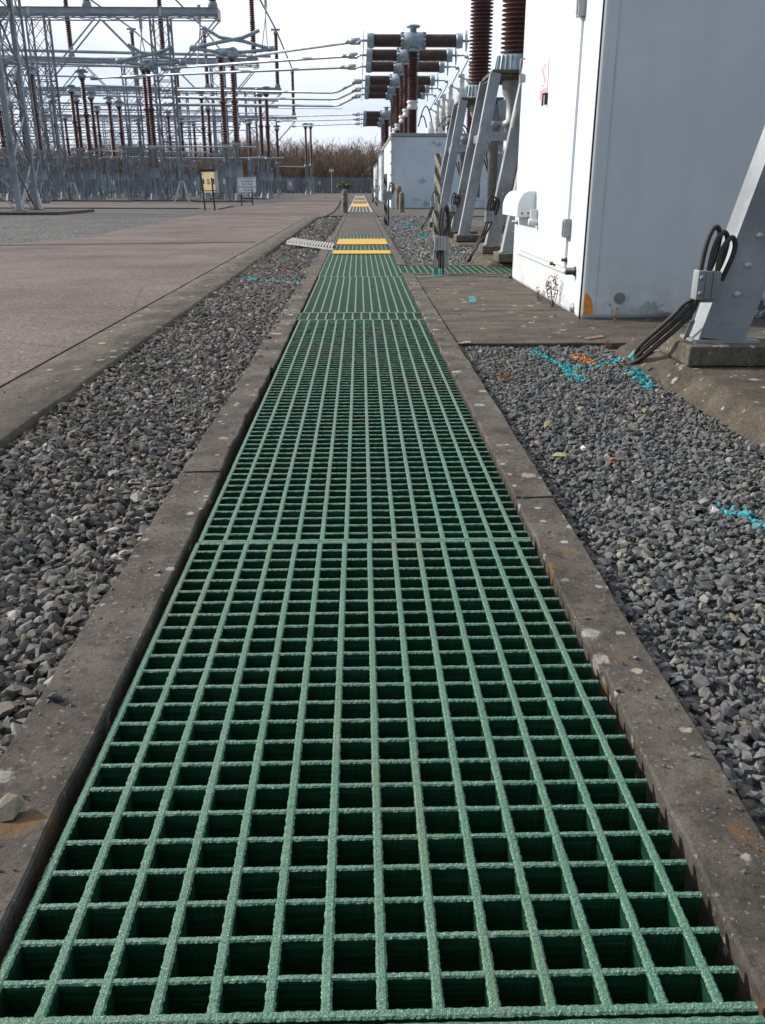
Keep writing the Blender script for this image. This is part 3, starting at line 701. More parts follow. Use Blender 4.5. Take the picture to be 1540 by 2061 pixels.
mark([(836, 556.5), (905, 552.5), (906, 554), (836, 558.5)], .011, 'turquoise_paint', 'turquoise line along the slab edge at the foot of the striped post')
mark([(1176, 679), (1214, 674), (1216, 678), (1180, 683)], .006, 'orange_faint', 'orange dash sprayed on the concrete slab front edge')
mark([(1385, 727), (1412, 726), (1425, 730), (1400, 731)], .082, 'orange_faint', 'orange arrow stroke sprayed on top of the near plinth')
mark([(918, 689), (948, 687), (948, 689.5), (918, 691.5)], .006, 'orange_faint', 'orange dash at the inner front corner of the concrete slab')
# ------------------------------------------------------------------ current transformers on raking legs
def shed_stack(z0, z1, r, rs, n, top=None):
    out = []; d = (z1-z0)/n
    for i in range(n):
        z = z0+i*d
        out += [(r, z+.02*d), (r+.012, z+.18*d), (rs, z+.42*d), (rs*1.003, z+.52*d), (r+.015, z+.80*d), (r, z+.97*d)]
    return out
def channel(mb, p, q, wx, wy, t, wall_y=True):
    """folded channel running p to q: web facing -x, flanges on both y sides"""
    p, q = Vector(p), Vector(q)
    for a, b, sx, sy in ((0, 0, t, wy),):
        mb.bar(p, q, wy, t, (-1, 0, .25))
    off = Vector((wx/2, 0, 0))
    for s in (-1, 1): mb.bar(p+off+Vector((0, s*(wy/2-t/2), 0)), q+off+Vector((0, s*(wy/2-t/2), 0)), t, wx-t, (1, 0, -.25))
def make_ct():
    r = empty('current_transformer', (0, 0, 0), '', 'current transformer', 'current transformers along the cabinets')
    XF, ZT, XO, BZ = 1.15, 3.22, .60, 2.05
    at_ = lambda z: XF+(XO-XF)*(z-.14)/(ZT-.14)
    for sx in (-1, 1):
        for yy in (0, 1.75):
            m = MB(); iy = .10 if yy == 0 else -.10
            p = Vector((sx*XF, yy, .14)); q = Vector((sx*XO, yy+iy, ZT)); channel(m, p, q, .215*-sx, .20, .012)
            lg = m.build('leg', 'galvanised', r)
            f = MB(); f.box(sx*XF-(.03 if sx < 0 else .27), yy-.13, .125, sx*XF+(.27 if sx < 0 else .03), yy+.13, .141); f.build('foot_plate', 'galvanised', lg)
            m = MB(); m.bar((sx*at_(BZ-.14)-sx*.012, yy+iy*.6, BZ-.14), (sx*at_(BZ+.14)-sx*.012, yy+iy*.65, BZ+.14), .24, .03, (-1, 0, .15)); m.build('splice', 'ct_white', lg)
            for k in range(4):
                z = .42+k*.17; m = MB(); m.lathe([(.016, .004), (.016, -.010), (0, -.012)], 8, (sx*at_(z)-sx*.09, yy+iy*(z/ZT)-.10, z), 'y'); m.build('bolt', 'ct_white', lg)
    m = MB()
    for yy in (-.04, 1.79): m.bar((-at_(BZ)+.1, yy, BZ), (at_(BZ)-.1, yy, BZ), .02, .17)
    for sx in (-1, 1): m.bar((sx*(at_(BZ)-.1), .02, BZ), (sx*(at_(BZ)-.1), 1.73, BZ), .02, .15)
    m.build('brace', 'galvanised', r)
    for yy in (0, 1.75):
        for sx in (-1, 1): m = MB(); m.box(sx*XF-.08 if sx < 0 else XF-.60, yy-.24, .0, sx*XF+.60 if sx < 0 else XF+.08, yy+.30, .125); m.build('concrete_pad', 'pad_concrete', r, bevel=.012)
    m = MB(); m.box(-.56, .06, ZT, .56, 1.69, ZT+.07); m.box(-.52, .12, ZT-.06, .45, 1.63, ZT-.002); m.build('top_plate', 'pad_concrete', r, bevel=.01)
    m = MB(); cy_ = .87
    m.lathe([(.25, ZT-.06), (.22, ZT-.3), (.13, ZT-.45), (.13, ZT-.8), (.20, ZT-.84), (.20, ZT-.92), (.16, ZT-.94), (.16, ZT-1.4), (.21, ZT-1.42), (.21, ZT-1.56), (.12, ZT-1.58), (.12, .8), (.0, .8)][::-1], 18, (0, cy_, 0))
    m.lathe([(0, .5), (.105, .5), (.105, 2.25), (.14, 2.28), (.14, 2.4), (0, 2.4)], 14, (-.34, cy_+.2, 0)); m.build('tank', 'trim_grey', r)
    m = MB(); z0 = ZT+.07; pr = [(.41, z0), (.41, z0+.05), (.35, z0+.07), (.335, z0+.33), (.305, z0+.345), (.0, z0+.345)]; m.lathe(pr, 28, (0, cy_, 0))
    for k in range(20):
        a = k*2*math.pi/20; c, s = math.cos(a), math.sin(a); m.bar((c*.375, cy_+s*.375, z0+.055), (c*.325, cy_+s*.325, z0+.33), .017, .08, (c, s, .2))
    m.build('flange', 'breaker_metal', r)
    m = MB(); m.lathe([(.24, z0+.34)] + shed_stack(z0+.37, z0+4.3, .215, .305, 46) + [(.21, z0+4.34), (0, z0+4.34)], 32, (0, cy_, 0)); m.build('bushing', 'porcelain', r)
    m = MB(); m.lathe([(0, z0+4.3), (.30, z0+4.34), (.32, z0+4.4), (.32, z0+5.0), (.24, z0+5.15), (0, z0+5.2)], 20, (0, cy_, 0)); m.tube([(-.7, cy_, z0+4.8), (.7, cy_, z0+4.8)], .05, 8); m.build('head', 'busbar_metal', r)
    m = MB()
    for k, dx in enumerate((0, .08, .16)): m.tube([(-.55+dx, cy_+.35, 1.75), (-.45+dx*.6, cy_+.3, 1.451-.1*k), (-.32+dx*.3, cy_+.25, 1.0), (-.38, cy_+.2, .7+.05*k), (-.34, cy_+.2, .52)], .018, 7)
    m.build('control_cable', 'rubber', r)
    return r
ct = make_ct()
CTX = 3.25
YD = G(1400, 684, .20).y
ct.location = (2.10+1.15*1.35, YD-1.75, .075); ct.scale.x = 1.35; ct['label'] = 'nearest current transformer, its raking steel leg on a pad before the cabinet front'
ctl = [(G(1010, 508, .2).y, .075, 'current transformer just behind the big white cabinet, mostly hidden by it'), (G(926, 471, .18).y, .04, 'brown bushing transformer on raking legs, right one of two with porcelain showing'), (25.0, .04, 'brown bushing transformer on raking legs, left and farther one of two with porcelain showing')]
for y, z, lb in ctl: copy_tree(ct, (CTX, y, z), label=lb).scale.x = 1
# earthing cables with clamp blocks at each left leg
def earth_set(base, gnd, label, mids=None):
    """base: point on the leg where the clamp sits; gnd: where the cables enter the gravel"""
    e_ = empty('earthing_cables', gnd, label, 'earthing cables', 'earthing cable sets clamped to transformer legs')
    B = Vector(base); Gd = Vector(gnd)
    m = MB(); m.box(B.x-.075, B.y-.105, B.z-.085, B.x-.030, B.y-.015, B.z+.085); m.box(B.x-.028, B.y-.10, B.z-.08, B.x+.015, B.y-.018, B.z+.082); m.box(B.x+.018, B.y-.10, B.z-.08, B.x+.065, B.y-.018, B.z+.08)
    m.box(B.x-.07, B.y-.018, B.z-.11, B.x+.07, B.y+.0, B.z+.07)
    for dz in (-.045, .045): m.lathe([(.014, 0), (.014, -.014), (0, -.016)], 8, (B.x-.053, B.y-.105, B.z+dz), 'y')
    m.build('clamp', 'galvanised', e_, bevel=.004, world=True)
    for k in range(3):
        ox = -.050+.05*k; m = MB(); tp = B+Vector((ox, -.058, .0)); lp = .34 - .03*k
        pts = [Gd+Vector((-.03+.035*k, .02*k, -.03)), Gd.lerp(tp, .18)+Vector((-.0, -.015, -.03)), Gd.lerp(tp, .45)+Vector((.0, -.02, -.065+.02*k)), Gd.lerp(tp, .72)+Vector((.015, -.02, -.075)), Gd.lerp(tp, .9)+Vector((.015, -.01, -.035)), tp+Vector((0, 0, -.06)), tp+Vector((0, 0, .06)),
               tp+Vector((.008, .0, .18)), tp+Vector((.03, .0, lp-.04)), tp+Vector((.07, .012, lp)), tp+Vector((.105, .03, lp-.05)), tp+Vector((.10, .04, .16)), tp+Vector((.05, .04, .02))]
        if mids: pts[1:5] = [m_+Vector((.022-.027*k, 0, -.026+.027*k)) for m_ in mids]
        # smooth the polyline
        for _ in range(2):
            q = [pts[0]]
            for a, b in zip(pts[:-1], pts[1:]): q += [a.lerp(b, .25), a.lerp(b, .75)]
            pts = q+[pts[-1]]
        m.tube(pts, .0152, 9); m.build('cable', 'rubber', e_, world=True)
    return e_
legx = lambda z: CTX-1.15+(z-.21)*.55/3.08
pB = AY(1412, 570, YD-.08)
es = earth_set((pB.x, pB.y-.03, pB.z), tuple(G(1272, 726, -.04)), 'earthing cables looped through a steel clamp on the leg nearest the cabinet front',
    [AY(1288, 712, YD+.30), AY(1322, 682, YD+.06), AY(1362, 648, YD-.10), AY(1394, 612, YD-.13)])
for yy, lb in ((ctl[0][0]+1.75, 'earthing cables on the leg emerging behind the cabinet'), (ctl[1][0]+1.75, 'earthing cables on the middle raking leg beyond the striped post'), (ctl[2][0]+1.75, 'earthing cables on the farthest raking leg, left of the striped post')):
    earth_set((legx(.62)-.05, yy-.13, .66), (legx(.1)-.36, yy-.6, -.04), lb)
# bent earth strip at the near pad
m = MB(); pts = [G(1283, 731, -.03), G(1310, 708, .06), G(1347, 703, .085), G(1350, 690, .13), G(1380, 682, .20), Vector((pB.x-.03, pB.y-.01, .33)), Vector((pB.x-.01, pB.y-.03, pB.z-.10))]
for a, b in zip(pts[:-1], pts[1:]): m.bar(a, b+(b-a).normalized()*.004, .030, .006, (0, 0, 1))
tag(m.build('earth_strip', 'galvanised'), 'bent flat earth strip stepping over the concrete pad of the nearest leg', 'earth strip')
m = MB()
for px, py in ((1276, 729), (1268, 724)):
    q = G(px, py, -.03); m.tube([q+Vector((0, 0, 0)), q+Vector((.05, .02, .05))], .026, 9)
tag(m.build('cable_sleeve', 'turquoise_paint'), 'turquoise painted sleeves where the nearest earthing cables enter the gravel', 'cable sleeve')
# ------------------------------------------------------------------ striped posts
def striped_post(px, py, ptop, label, near):
    g = G(px, py, 0); top = AY(px, ptop, g.y).z
    e_ = empty('striped_post', (g.x, g.y, 0), label, 'post', 'striped posts along the trench')
    m = MB(); wd = .078 if near else .10
    m.box(-wd/2, -.01, -.06, wd/2, .012, top); m.box(wd/2-.012, .012, -.06, wd/2, wd, top)
    m.build('upright', 'stripe_paint' if near else 'stripe_far', e_, bevel=.002)
    m = MB(); h0 = .42 if near else .75; pts = []
    if near:
        for k in range(25):
            a = -math.pi*.62 + k*math.pi*2.24/24
            pts.append((.105+.075*math.sin(a*1.0)*1.15, -.03-.01*math.cos(a), .80+.16*math.cos(a)))
        m.tube([(.050, -.03, -.05), (.050, -.03, .42), (.045, -.03, .55)] + [(.03+.10*(1-math.cos(t))*.62, -.03, .60+.26*math.sin(t)) for t in [R(x) for x in range(10, 180, 14)]] + [(.13, -.03, .60), (.085, -.03, .45), (.082, -.03, -.05)], .018, 8)
        m.tube([(.09, -.055, -.05), (.082, -.055, .50)] + [(.06+.10*(1-math.cos(t))*.55, -.06, .58+.30*math.sin(t)) for t in [R(x) for x in range(10, 180, 14)]] + [(.165, -.06, .56), (.16, -.05, .50)], .018, 8)
        m.build('cable_loop', 'rubber', e_)
        m = MB()
        for k in range(4): m.box(-.028+k*.038, -.085, .32, .006+k*.038, .0, .50)
        m.box(-.03, -.014, .30, .125, .0, .52); m.build('clamp', 'galvanised', e_, bevel=.004)
        m = MB(); m.box(-.032, -.016, -.05, .002, -.011, .34); m.box(-.034, -.017, .82, .005, -.012, 1.0); m.box(.11, -.01, .10, .17, .0, .72); m.build('steel_strap', 'trim_grey', e_)
        m = MB(); m.box(-.034, -.019, -.02, .105, -.0165, .10); m.lathe([(.022, 0), (.022, .09), (0, .09)], 8, (.05, -.03, 0)); m.lathe([(.022, 0), (.022, .09), (0, .09)], 8, (.085, -.045, 0)); m.build('turquoise_spray', 'turquoise_paint', e_)
    else:
        m.tube([(.08, -.04, -.05), (.09, -.04, .9), (.14, -.04, 1.25), (.24, -.04, 1.2), (.22, -.04, .95), (.11, -.05, .85)], .03, 6); m.build('cable_loop', 'rubber', e_)
        m = MB(); m.box(-.08, -.08, .75, .2, 0, 1.0); m.build('clamp', 'galvanised', e_)
    return e_
striped_post(877, 553, 309, 'weathered striped post with cable loop and grey clamp standing before the side trench', True)
striped_post(776, 453, 350, 'striped post at the right kerb beyond the yellow strips, second along the trench', False)
striped_post(757, 413, 360, 'striped post third along the trench, by the distant yellow strips', False)
striped_post(750, 406, 372, 'farthest and smallest striped post along the trench', False)
# ------------------------------------------------------------------ bollards
def bollard(px, py, ptop, label):
    g = G(px, py, -.02); h = AY(px, ptop, g.y).z; r = .15*h/1.05 if h > .5 else .1
    m = MB(); m.lathe([(r*1.02, -.1), (r, .2), (r*.97, h-r*.9), (r*.86, h-r*.45), (r*.55, h-r*.12), (0, h)], 18)
    o = m.build('bollard', 'bollard_concrete'); o.location = (g.x, g.y, 0); return tag(o, label, 'bollard', 'round topped concrete bollards'), g, h
_, bg, bh = bollard(694.5, 430, 381, 'concrete bollard with green shrub on its head, left of the trench')
bollard(808.5, 428, 386, 'concrete bollard in front of the far white kiosk, shorter looking and nearer of the pair')
bollard(802, 420, 373, 'concrete bollard in front of the far white kiosk, left one of the pair')
def leaf_shrub(c, rx, ry, rz, n, s):
    m = MB()
    for _ in range(n):
        d = Vector((rnd.gauss(0, 1), rnd.gauss(0, 1), rnd.gauss(0, 1))).normalized()*rnd.random()**.45
        p = Vector((d.x*rx, d.y*ry, d.z*rz)); a = Vector((rnd.gauss(0, 1), rnd.gauss(0, 1), rnd.gauss(0, 1))).normalized(); b = a.orthogonal().normalized()
        k = s*rnd.uniform(.6, 1.3); m.add([p-a*k, p+b*k*.45, p+a*k, p-b*k*.45], [(0, 1, 2, 3)])
    return m
sh = empty('shrub', (bg.x+.05, bg.y+.35, 0), 'small green shrub showing above the left bollard', 'shrub')
leaf_shrub(None, .40, .25, .20, 300, .06).build('foliage', 'shrub_leaf', sh).location = (-.05, 0, bh+.16)
m = MB(); m.tube([(0, 0, -.05), (.03, 0, bh*.6), (.0, 0, bh)], .03, 6); m.build('stem', 'dry_stem', sh)
# ------------------------------------------------------------------ aluminium plank over the left gravel
a, b, c_, d = G(577, 488.5, .06), G(672, 501, .03), G(675, 493.5, .03), G(590, 481.5, .06)
pk = empty('access_plank', ((a+b)/2)[:], 'ribbed aluminium plank bridging the gravel from road edge to trench', 'plank')
m = MB(); n = 17
for i in range(n):
    t0, t1 = i/n, (i+.52)/n; p0, p1 = a.lerp(b, t0), a.lerp(b, t1); q0_, q1_ = d.lerp(c_, t0), d.lerp(c_, t1)
    up = Vector((0, 0, .035)); m.add([p0, p1, q1_, q0_, p0+up, p1+up, q1_+up, q0_+up], [(0, 3, 2, 1), (4, 5, 6, 7), (0, 1, 5, 4), (1, 2, 6, 5), (2, 3, 7, 6), (3, 0, 4, 7)])
m.build('tread', 'alu', pk, world=True)
m = MB(); 
for p, q in ((a, b), (d, c_)): m.bar(p+Vector((0, 0, -.01)), q+Vector((0, 0, -.01)), .03, .03)
m.build('side_rail', 'alu', pk, world=True)
# ------------------------------------------------------------------ dead weeds
def weed(p, h, n, mat, label, spread=.5):
    m = MB()
    for k in range(n):
        a = rnd.uniform(0, 6.28); q = Vector((0, 0, -.03)); d = Vector((math.cos(a)*spread*rnd.uniform(.2, 1), math.sin(a)*spread*rnd.uniform(.2, 1), 1)).normalized(); pts = [q]
        for i in range(4):
            d = (d+Vector((rnd.gauss(0, .2), rnd.gauss(0, .2), rnd.gauss(0, .12)))).normalized(); q = q+d*h/4*rnd.uniform(.7, 1.15); pts.append(q.copy())
            if i:
                for _ in range(3):
                    s_ = Vector((rnd.gauss(0, 1), rnd.gauss(0, 1), rnd.gauss(.3, 1))).normalized()*h*.13; u = s_.orthogonal().normalized()*h*.025
                    m.add([q, q+s_*.6+u, q+s_, q+s_*.6-u], [(0, 1, 2, 3)])
        m.tube(pts, [.0028*h/.25]*4+[.001], 4)
    o = m.build('dead_weed', mat); o.location = p; return tag(o, label, 'weed', 'withered weeds around the cabinet')
weed(G(1238, 648, 0), .20, 4, 'dry_stem', 'single orange dried stalk in front of the cabinet face', .25)
weed(Vector((cxl-.06, Lf(1127, 590)[0], 0)), .34, 5, 'red_weed', 'tall reddish withered weed against the left cabinet side', .15)
weed(Vector((cxl-.10, Lf(1108, 585)[0], 0)), .18, 9, 'red_weed', 'bushy low withered weed against the left cabinet side', .7)
weed(G(1222, 700, -.03), .10, 10, 'red_weed', 'dark red weed tuft in the corner between slab and plinth', .9)
weed(G(1012, 768, -.03), .12, 9, 'dry_stem', 'dry grass tuft with a bare twig on the dark gravel', .9)
weed(G(1075, 585, 0), .04, 8, 'dry_stem', 'tiny dry tuft at the cabinet base below the hood', 1.2)
# ------------------------------------------------------------------ far breaker kiosks and breakers
def kiosk(y0, y1, xl, top_px, label):
    zt = AY(787, 268, y0).z if top_px is None else top_px
    k_ = empty('breaker_kiosk', (xl+3.4, (y0+y1)/2, 0), label, 'kiosk', 'white breaker kiosks along the trench')
    m = MB(); m.box(xl, y0, -.05, xl+6.8, y1, zt-.18); m.build('body', 'kiosk_white', k_, bevel=.05, world=True)
    m = MB(); m.box(xl-.05, y0-.05, zt-.178, xl+6.85, y1+.05, zt); m.build('roof', 'trim_grey', k_, bevel=.02, world=True)
    m = MB(); m.box(xl-.03, y0-.03, .02, xl+.12, y0+.12, zt-.20); m.box(xl+.6, y0-.09, .05, xl+.68, y0+.01, .5); m.box(xl+4.2, y0-.09, .05, xl+4.28, y0+.01, .5); m.box(xl+5.3, y0-.09, .05, xl+5.38, y0+.01, .5)
    for i in range(6): m.box(xl-.08, y0-.02, .5+i*zt/6.5, xl-.02, y0+.06, .62+i*zt/6.5)
    m.build('corner_trim', 'ct_white', k_, world=True)
    m = MB(); 
    for dx, h in ((2.3, .7), (2.9, .38)): m.lathe([(.28, 0), (.24, h*.5), (.13, h*.52), (.13, h), (0, h)], 12, (xl+dx, y0+1.2, zt))
    m.build('vent_cap', 'ct_white', k_, world=True)
    return zt
q2, q3, q4 = G(787, 418, 0), G(769, 407, 0), G(758, 399, 0)
zt = kiosk(q2.y, q2.y+17, 1.87, None, 'nearest of the distant white kiosks, with a broad stained end wall')
kiosk(q3.y+1.5, q3.y+18.5, 1.90, zt, 'white kiosk directly behind the broad stained one, seen as a narrow strip')
kiosk(q4.y, q4.y+26, 1.95, zt*.92, 'last white kiosk along the trench, smallest and pinkish, nearest the palisade fence')
m = MB(); q = AY(794, 380, q2.y-.012); m.box(q.x-.12, q.y-.01, q.z-.14, q.x+.12, q.y+.01, q.z+.14)
tag(m.build('safety_notice', 'orange_paint'), 'little orange notice on the end wall of the nearest distant kiosk', 'notice')
BY = [58.5, 64.6, 70.4, 79, 85, 90.6, 114, 122, 130]
zh = AY(835, 82, BY[0]).z; xh = AY(831, 150, BY[0]).x
xa, xb = AY(739, 80, BY[0]).x, AY(931, 86, BY[0]).x
def make_breaker():
    r = empty('circuit_breaker', (0, 0, 0), '', 'circuit breaker', 'T headed circuit breakers on the kiosks')
    hc = zh-zt; la, lb = xa-xh, xb-xh; rr = .34
    m = MB(); m.lathe([(.34, 0), (.34, .12)] + shed_stack(.14, hc*.29, .24, .33, 22) + [(.24, hc*.29), (0, hc*.29)], 14); m.build('lower_column', 'porcelain', r)
    m = MB(); m.lathe([(0, hc*.29), (.30, hc*.29), (.36, hc*.32), (.30, hc*.335), (.30, hc*.355), (.38, hc*.37), (.30, hc*.39), (0, hc*.39)], 16); m.build('joint', 'ct_white', r)
    m = MB(); m.lathe([(0, hc*.39), (.24, hc*.39)] + shed_stack(hc*.39, hc*.885, .24, .35, 26) + [(.24, hc*.885), (0, hc*.885)], 14); m.build('upper_column', 'porcelain', r)
    m = MB(); m.lathe([(0, hc*.885), (.38, hc*.885), (.38, hc*.91), (.30, hc*.92), (.26, hc-.3), (0, hc-.3)], 16); m.lathe([(0, -.72), (.40, -.72), (.40, -.60), (.46, -.58), (.46, .58), (.40, .60), (.40, .72), (0, .72)], 20, (0, 0, hc), 'x')
    m.lathe([(0, .38), (.2, .38), (.2, .66), (.40, .70), (.42, .80), (0, .84)], 16, (0, 0, hc))
    for k in range(12):
        a = k*math.pi/6
        for sx in (-.66, .66): m.lathe([(0, -.1), (.05, -.1), (.05, .1), (0, .1)], 6, (sx, .43*math.cos(a), hc+.43*math.sin(a)), 'x')
    m.build('head_tank', 'breaker_metal', r)
    for sg, ln in ((-1, la), (1, lb)):
        a, b = .74, abs(ln)-.35
        m = MB(); m.lathe([(0, sg*a), (.30, sg*a)] + [(q_, sg*h_) for q_, h_ in shed_stack(a, b, .33, .375, 40)] + [(.30, sg*b), (0, sg*b)], 16, (0, 0, hc), 'x'); ip = m.build('interrupter', 'porcelain_dusty', r)
        m = MB(); m.lathe([(0, sg*(b-.05)), (.40, sg*(b-.05)), (.42, sg*(b+.12)), (.38, sg*(b+.30)), (.42, sg*(b+.34)), (0, sg*(b+.36))], 18, (0, 0, hc), 'x'); m.lathe([(0, sg*(b+.3)), (.07, sg*(b+.3)), (.07, sg*(b+.75)), (0, sg*(b+.75))], 8, (0, 0, hc), 'x')
        m.build('end_cap', 'breaker_metal', ip)
        m = MB(); pts = [(sg*(b+.58), .56*math.cos(t), hc+.56*math.sin(t)) for t in [k*2*math.pi/24 for k in range(25)]]; m.tube(pts, .028, 6); m.bar((sg*(b+.58), -.56, hc), (sg*(b+.58), .56, hc), .05); m.bar((sg*(b+.58), 0, hc-.56), (sg*(b+.58), 0, hc+.56), .05)
        m.build('guard_ring', 'busbar_metal', ip)
    return r
br = make_breaker()
ords = ['nearest and largest circuit breaker head, top of the pile of brown crossarms', 'second nearest circuit breaker, its crossarm just under the top one', 'third circuit breaker from the near end, lowest of the upper trio of crossarms', 'fourth circuit breaker, upper crossarm of the middle trio', 'fifth circuit breaker, middle crossarm of the middle trio', 'sixth circuit breaker, lower crossarm of the middle trio',
        'seventh circuit breaker, top crossarm of the small far trio', 'eighth circuit breaker, middle crossarm of the small far trio', 'ninth and farthest circuit breaker, bottom crossarm of the small far trio']
for i, y in enumerate(BY):
    o = br if i == 0 else copy_tree(br)
    o.location = (xh, y, zt if i < 6 else zt); o['label'] = ords[i]
# white headed instrument transformers on the kiosk roofs and the jumpers to them
HT = AY(914, 174, 79).z-zt
def make_it():
    r = empty('instrument_transformer', (0, 0, 0), '', 'instrument transformer', 'white headed transformers on the kiosk roofs'); h = HT
    m = MB(); m.lathe([(.30, 0), (.30, .1)] + shed_stack(.12, h*.46, .17, .24, 18) + [(0, h*.46)], 14); m.build('bushing', 'porcelain', r)
    m = MB(); m.lathe([(0, h*.46), (.24, h*.46), (.25, h*.5), (.36, h*.60), (.37, h*.62), (.34, h*.635), (.37, h*.65), (.37, h*.80), (.23, h*.81), (.22, h*.985), (.18, h), (0, h)], 18); m.build('head', 'ct_white', r)
    return r
it = make_it(); XI = 7.55
inames = ['right behind the nearest bushing', 'partly hidden by the nearest bushing', 'tallest one visible left of the bushing', 'second of those seen left of the bushing', 'third of those seen left of the bushing', 'shortest, leftmost one by the bushing']
for i, y in enumerate(BY[:6]):
    o = it if i == 0 else copy_tree(it)
    o.location = (XI, y+.2, zt); o['label'] = 'white headed transformer on kiosk roof, ' + inames[i]
    m = MB(); z = zh; x0 = xb+.35
    m.tube([(x0, y, z), (x0+.45, y, z), (x0+.75, y, z-.2), (XI-.75, y+.1, zt+HT*.84), (XI-.45, y+.15, zt+HT*.805), (XI, y+.2, zt+HT*.80)], .055, 7)
    for p in ((x0+.6, y, z-.08), (XI-.75, y+.1, zt+HT*.84)): m.lathe([(0, -.16), (.11, -.1), (.11, .1), (0, .16)], 8, p, 'x')
    tag(m.build('jumper', 'busbar_metal'), 'bent tubular jumper between breaker arm and white transformer, ' + ['topmost', 'second from top', 'third from top', 'fourth from top', 'fifth from top', 'lowest'][i], 'jumper', 'jumpers right of the breakers')
m = MB()
for k, (xa_, dz, ln) in enumerate(((4.7, 1.0, 1.6), (5.0, .85, 1.6), (5.2, .7, 1.5), (3.6, 1.6, .9), (3.55, 1.1, .6))):
    m.tube([(xa_+ln*t, q2.y+1.4+.3*k, zt+dz*math.sin(math.pi*(.15+.85*t))) for t in [j/12 for j in range(13)]], .04, 6)
tag(m.build('roof_cables', 'rubber'), 'arching dark cables over the roof of the nearest distant kiosk', 'cables')
# ------------------------------------------------------------------ switchyard
def lattice(m, w_, h, n, leg, br_, z0=0):
    for k in range(n):
        a, b = z0+h*k/n, z0+h*(k+1)/n; q = w_/2
        for (x0, y0), (x1, y1) in (((-q, -q), (q, -q)), ((q, -q), (q, q)), ((q, q), (-q, q)), ((-q, q), (-q, -q))):
            m.bar((x0, y0, a), (x1, y1, b), br_, br_*.5); m.bar((x1, y1, a), (x0, y0, b), br_, br_*.5)
            if k % 3 == 0: m.bar((x0, y0, a), (x1, y1, a), br_, br_)
def make_tower(w_, h, n, leg, br_):
    r = empty('lattice_tower', (0, 0, 0), '', 'lattice tower', 'lattice steel towers of the switchyard'); q = w_/2
    for sx in (-1, 1):
        for sy in (-1, 1):
            m = MB(); m.box(sx*q-leg/2, sy*q-leg*.5, .1, sx*q+leg/2, sy*q-leg*.35, h); m.box(sx*q+sx*leg*.35, sy*q-leg*.35, .1, sx*q+sx*leg*.5, sy*q+leg/2, h)
            lg = m.build('leg', 'yard_steel', r)
            m = MB(); m.box(sx*q-.28, sy*q-.28, -.05, sx*q+.28, sy*q+.28, .11); m.build('footing', 'bollard_concrete', lg)
    m = MB(); lattice(m, w_, h, n, leg, br_); m.build('bracing', 'yard_steel', r)
    return r
YR = [88, 120, 153, 188]
ZB = [AY(300, 27, YR[0]).z, AY(400, 125, YR[1]).z, AY(450, 182, YR[2]).z, AY(500, 237, YR[3]).z]
XT = [-17.6, -28.4, -39.2, -50]
tw = make_tower(1.55, ZB[0]-.3, 9, .17, .075)
rown = ['front row of gantries', 'second row of gantries', 'third row of gantries', 'rear row of gantries by the fence']; coln = ['first tower from the road in the ', 'second tower from the road in the ', 'third tower from the road in the ', 'outermost tower from the road in the ']
for i, y in enumerate(YR):
    for j, x in enumerate(XT):
        if i < 1 and j > 2: continue
        o = tw if (i, j) == (0, 0) else copy_tree(tw)
        o.location = (x + (i*.15), y, 0); o['label'] = coln[j]+rown[i]; o.scale.z = (ZB[i]-.3)/(ZB[0]-.3)
t1 = make_tower(2.3, 17.5, 8, .20, .085); t1.location = (-17.1, 44.6, 0); t1['label'] = 'nearest and thickest lattice tower, standing on a dark base at the left picture edge'
t1b = make_tower(1.6, 14.0, 9, .16, .07); t1b.location = (-24.8, 70, 0); t1b['label'] = 'lattice tower between the nearest one and the front gantry row'
# low dark concrete kerbs round the bases
m = MB(); m.box(-25, 41.6, -.06, -13.6, 47.4, .07)
for x, y, wx in ((-17.6, 86.2, 3.4), (-28.4, 86, 3.4), (-23, 84, 2.6), (-12.2, 82, 2.4), (-13, 100, 3), (-33, 84, 3)): m.box(x-wx, y-1.2, -.06, x+wx, y+2.8, .05)
struct(m.build('yard_base', 'cover_concrete'))
def gantry(y, z, x0, x1, label, deep=.75):
    g_ = empty('gantry_beam', ((x0+x1)/2, y, z), label, 'gantry beam', 'gantry beams of the switchyard')
    m = MB()
    for sy in (-.7, .7):
        m.box(x0, y+sy-.05, z-.48, x1, y+sy+.05, z)
        m.box(x0, y+sy-.16, z-.02, x1, y+sy-.052, z+.02); m.box(x0, y+sy-.13, z-.50, x1, y+sy-.052, z-.46)
        m.box(x0, y+sy-.05, z-deep-.1, x1, y+sy+.05, z-deep)
    m.box(x1-.02, y-.8, z-deep-.12, x1+.06, y+.8, z+.02)
    m.build('chord', 'beam_steel', g_, world=True)
    m = MB(); n = int((x1-x0)/1.15)
    for k in range(n):
        a, b = x0+(x1-x0)*k/n, x0+(x1-x0)*(k+1)/n
        for sy in (-.7, .7): m.bar((a, y+sy, z-.5 if k % 2 else z-deep), (b, y+sy, z-deep if k % 2 else z-.5), .07, .05)
        m.bar((a, y-.7, z-.1), (b, y+.7, z-.1), .08, .05)
    m.build('web_bracing', 'yard_steel', g_, world=True)
    m = MB()
    for k in range(int((x1-x0)/11.5)):
        xx = x1-1.0-11.5*k-4; m.box(xx-.10, y-.79, z-.62, xx+.10, y-.745, z+.06)
    m.build('splice_plate', 'ct_white', g_, world=True)
    for x in XT:
        if x-4.6 < x0: continue
        for s in (-1, 1):
            m = MB()
            for sy in (-.7, .7): m.bar((x+s*.8, y+sy, z-5.2), (x+s*min(5.3, (x1-x) if s > 0 else 5.3), y+sy, z-.75), .15, .10)
            m.build('knee_brace', 'beam_steel', g_, world=True)
